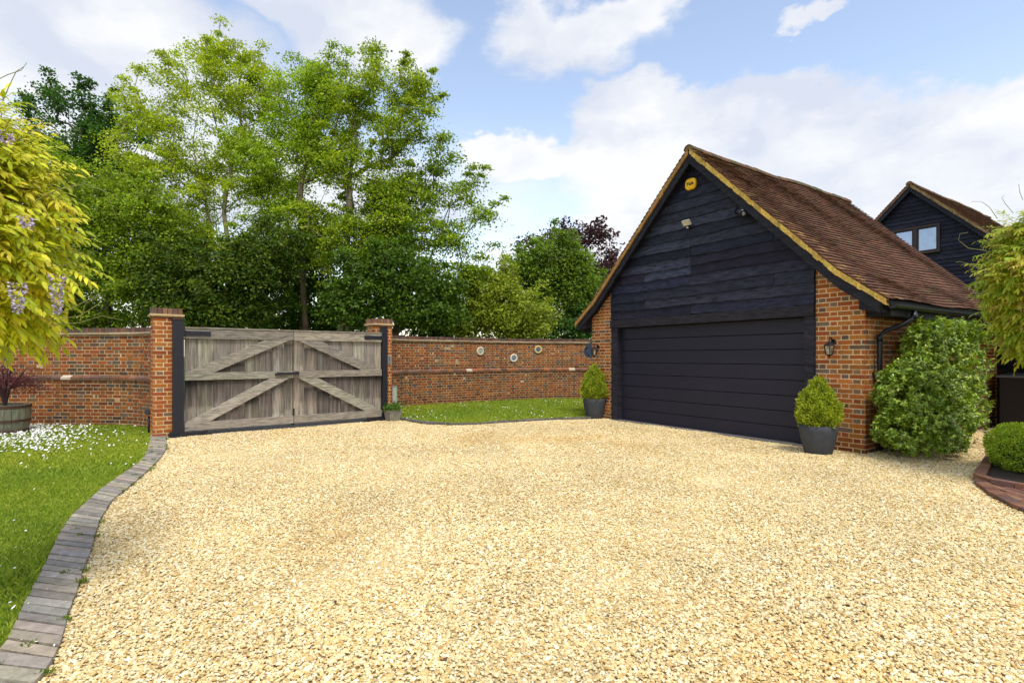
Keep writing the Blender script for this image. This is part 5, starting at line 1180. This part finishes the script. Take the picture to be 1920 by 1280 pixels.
wisteria('green and bronze tipped wisteria hanging at the right edge above the box hedge', sampR, 2900, .066, 13, [(.40, .50, .03), (.50, .56, .045), (.28, .40, .025), (.58, .54, .05), (.52, .42, .07)],
         [(6.9, 6.3, -.05), (6.9, 6.3, .8), (6.8, 6.25, 1.6), (6.6, 6.2, 2.3), (6.3, 6.1, 2.9)], 41, (-.7, -.5, .1), [], tr_)
# climber over the shed
def climber():
    rg = np.random.default_rng(77); c = np.array(GR(-1.0, -5.0, 2.0)); n = 5200; d = unit(rg.normal(size=(n, 3))); P = c + d * rg.uniform(.5, 1, (n, 1)) * np.array([.85, .75, .30]); Ls = rg.uniform(.05, .09, n)
    root = empty('climbing_shrub', tuple(c - np.array([0, 0, 2.0])), 'leafy green climber spilling over the dark shed beside the wisteria', 'climber')
    V, F_, C = leaf_mesh(P, d + rg.normal(0, .6, (n, 3)), rg.normal(0, .6, (n, 3)) + np.array([0, 0, 1.]), Ls, Ls * .5, pick([(.15, .24, .03), (.09, .17, .02), (.06, .12, .015)], n, rg)); np_mesh('foliage', V, F_, C, M_leaf, root)
    MB().tube([tuple(c - np.array([-.3, .1, 2.0])), tuple(c - np.array([-.25, .1, 1.0])), tuple(c)], [.03, .025, .015], 8, (.1, .08, .05)).build('stem', M_bark, root)
climber()

# fallen petals, leaves and weeds
def scatter_bits(name, pts, cols, sz, seed, lift=.04):
    rg = np.random.default_rng(seed); n = len(pts); P = np.array([(p[0], p[1], p[2] + lift * rg.uniform(.2, 1)) for p in pts]); Ls = rg.uniform(*sz, n)
    V, F_, C = leaf_mesh(P, np.c_[rg.normal(0, 1, (n, 2)), rg.normal(0, .15, n)], np.array([0, 0, 1.]) + rg.normal(0, .25, (n, 3)), Ls, Ls * .6, pick(cols, n, rg), True, .2)
    np_mesh(name, V, tri_fix(F_), C, M_petal)['kind'] = 'stuff'
rg = np.random.default_rng(55); bits = []
for _ in range(110):
    i = rg.integers(4, len(A) - 20); t = rg.uniform(0, 1); q = Vector(A[i]).lerp(Vector(Bp[i]), t); bits.append((q.x, q.y, .036))
scatter_bits('fallen_petals', bits, [(.70, .66, .56), (.6, .5, .4), (.62, .58, .62)], (.008, .018), 1, .004)
bits = []
while len(bits) < 150:
    x, y = rg.uniform(-6, 6), rg.uniform(2, 12)
    if inside(drive, np.array([x]), np.array([y]))[0]: bits.append((x, y, .022))
scatter_bits('fallen_leaves', bits, [(.16, .08, .03), (.22, .13, .04), (.10, .06, .03), (.20, .22, .04)], (.015, .045), 2, .006)
rg = np.random.default_rng(66); PP = []; DD = []
for _ in range(46):
    i = rg.integers(3, len(Bp) - 20); q = Bp[i] + rg.normal(0, .012, 2) + (np.array([.01, 0]) if rg.random() < .6 else (A[i] - Bp[i]) * rg.uniform(.2, .9))
    for _ in range(rg.integers(12, 40)): PP.append((q[0] + rg.normal(0, .014), q[1] + rg.normal(0, .014), .02)); DD.append((rg.normal(0, .5), rg.normal(0, .5), 1))
n = len(PP); Ls = rg.uniform(.012, .04, n); V, F_, C = leaf_mesh(np.array(PP), np.array(DD), rg.normal(0, 1, (n, 3)), Ls, Ls * .28, pick([(.16, .24, .02), (.10, .17, .015)], n, rg))
np_mesh('weeds', V, F_, C, M_grass)['kind'] = 'stuff'
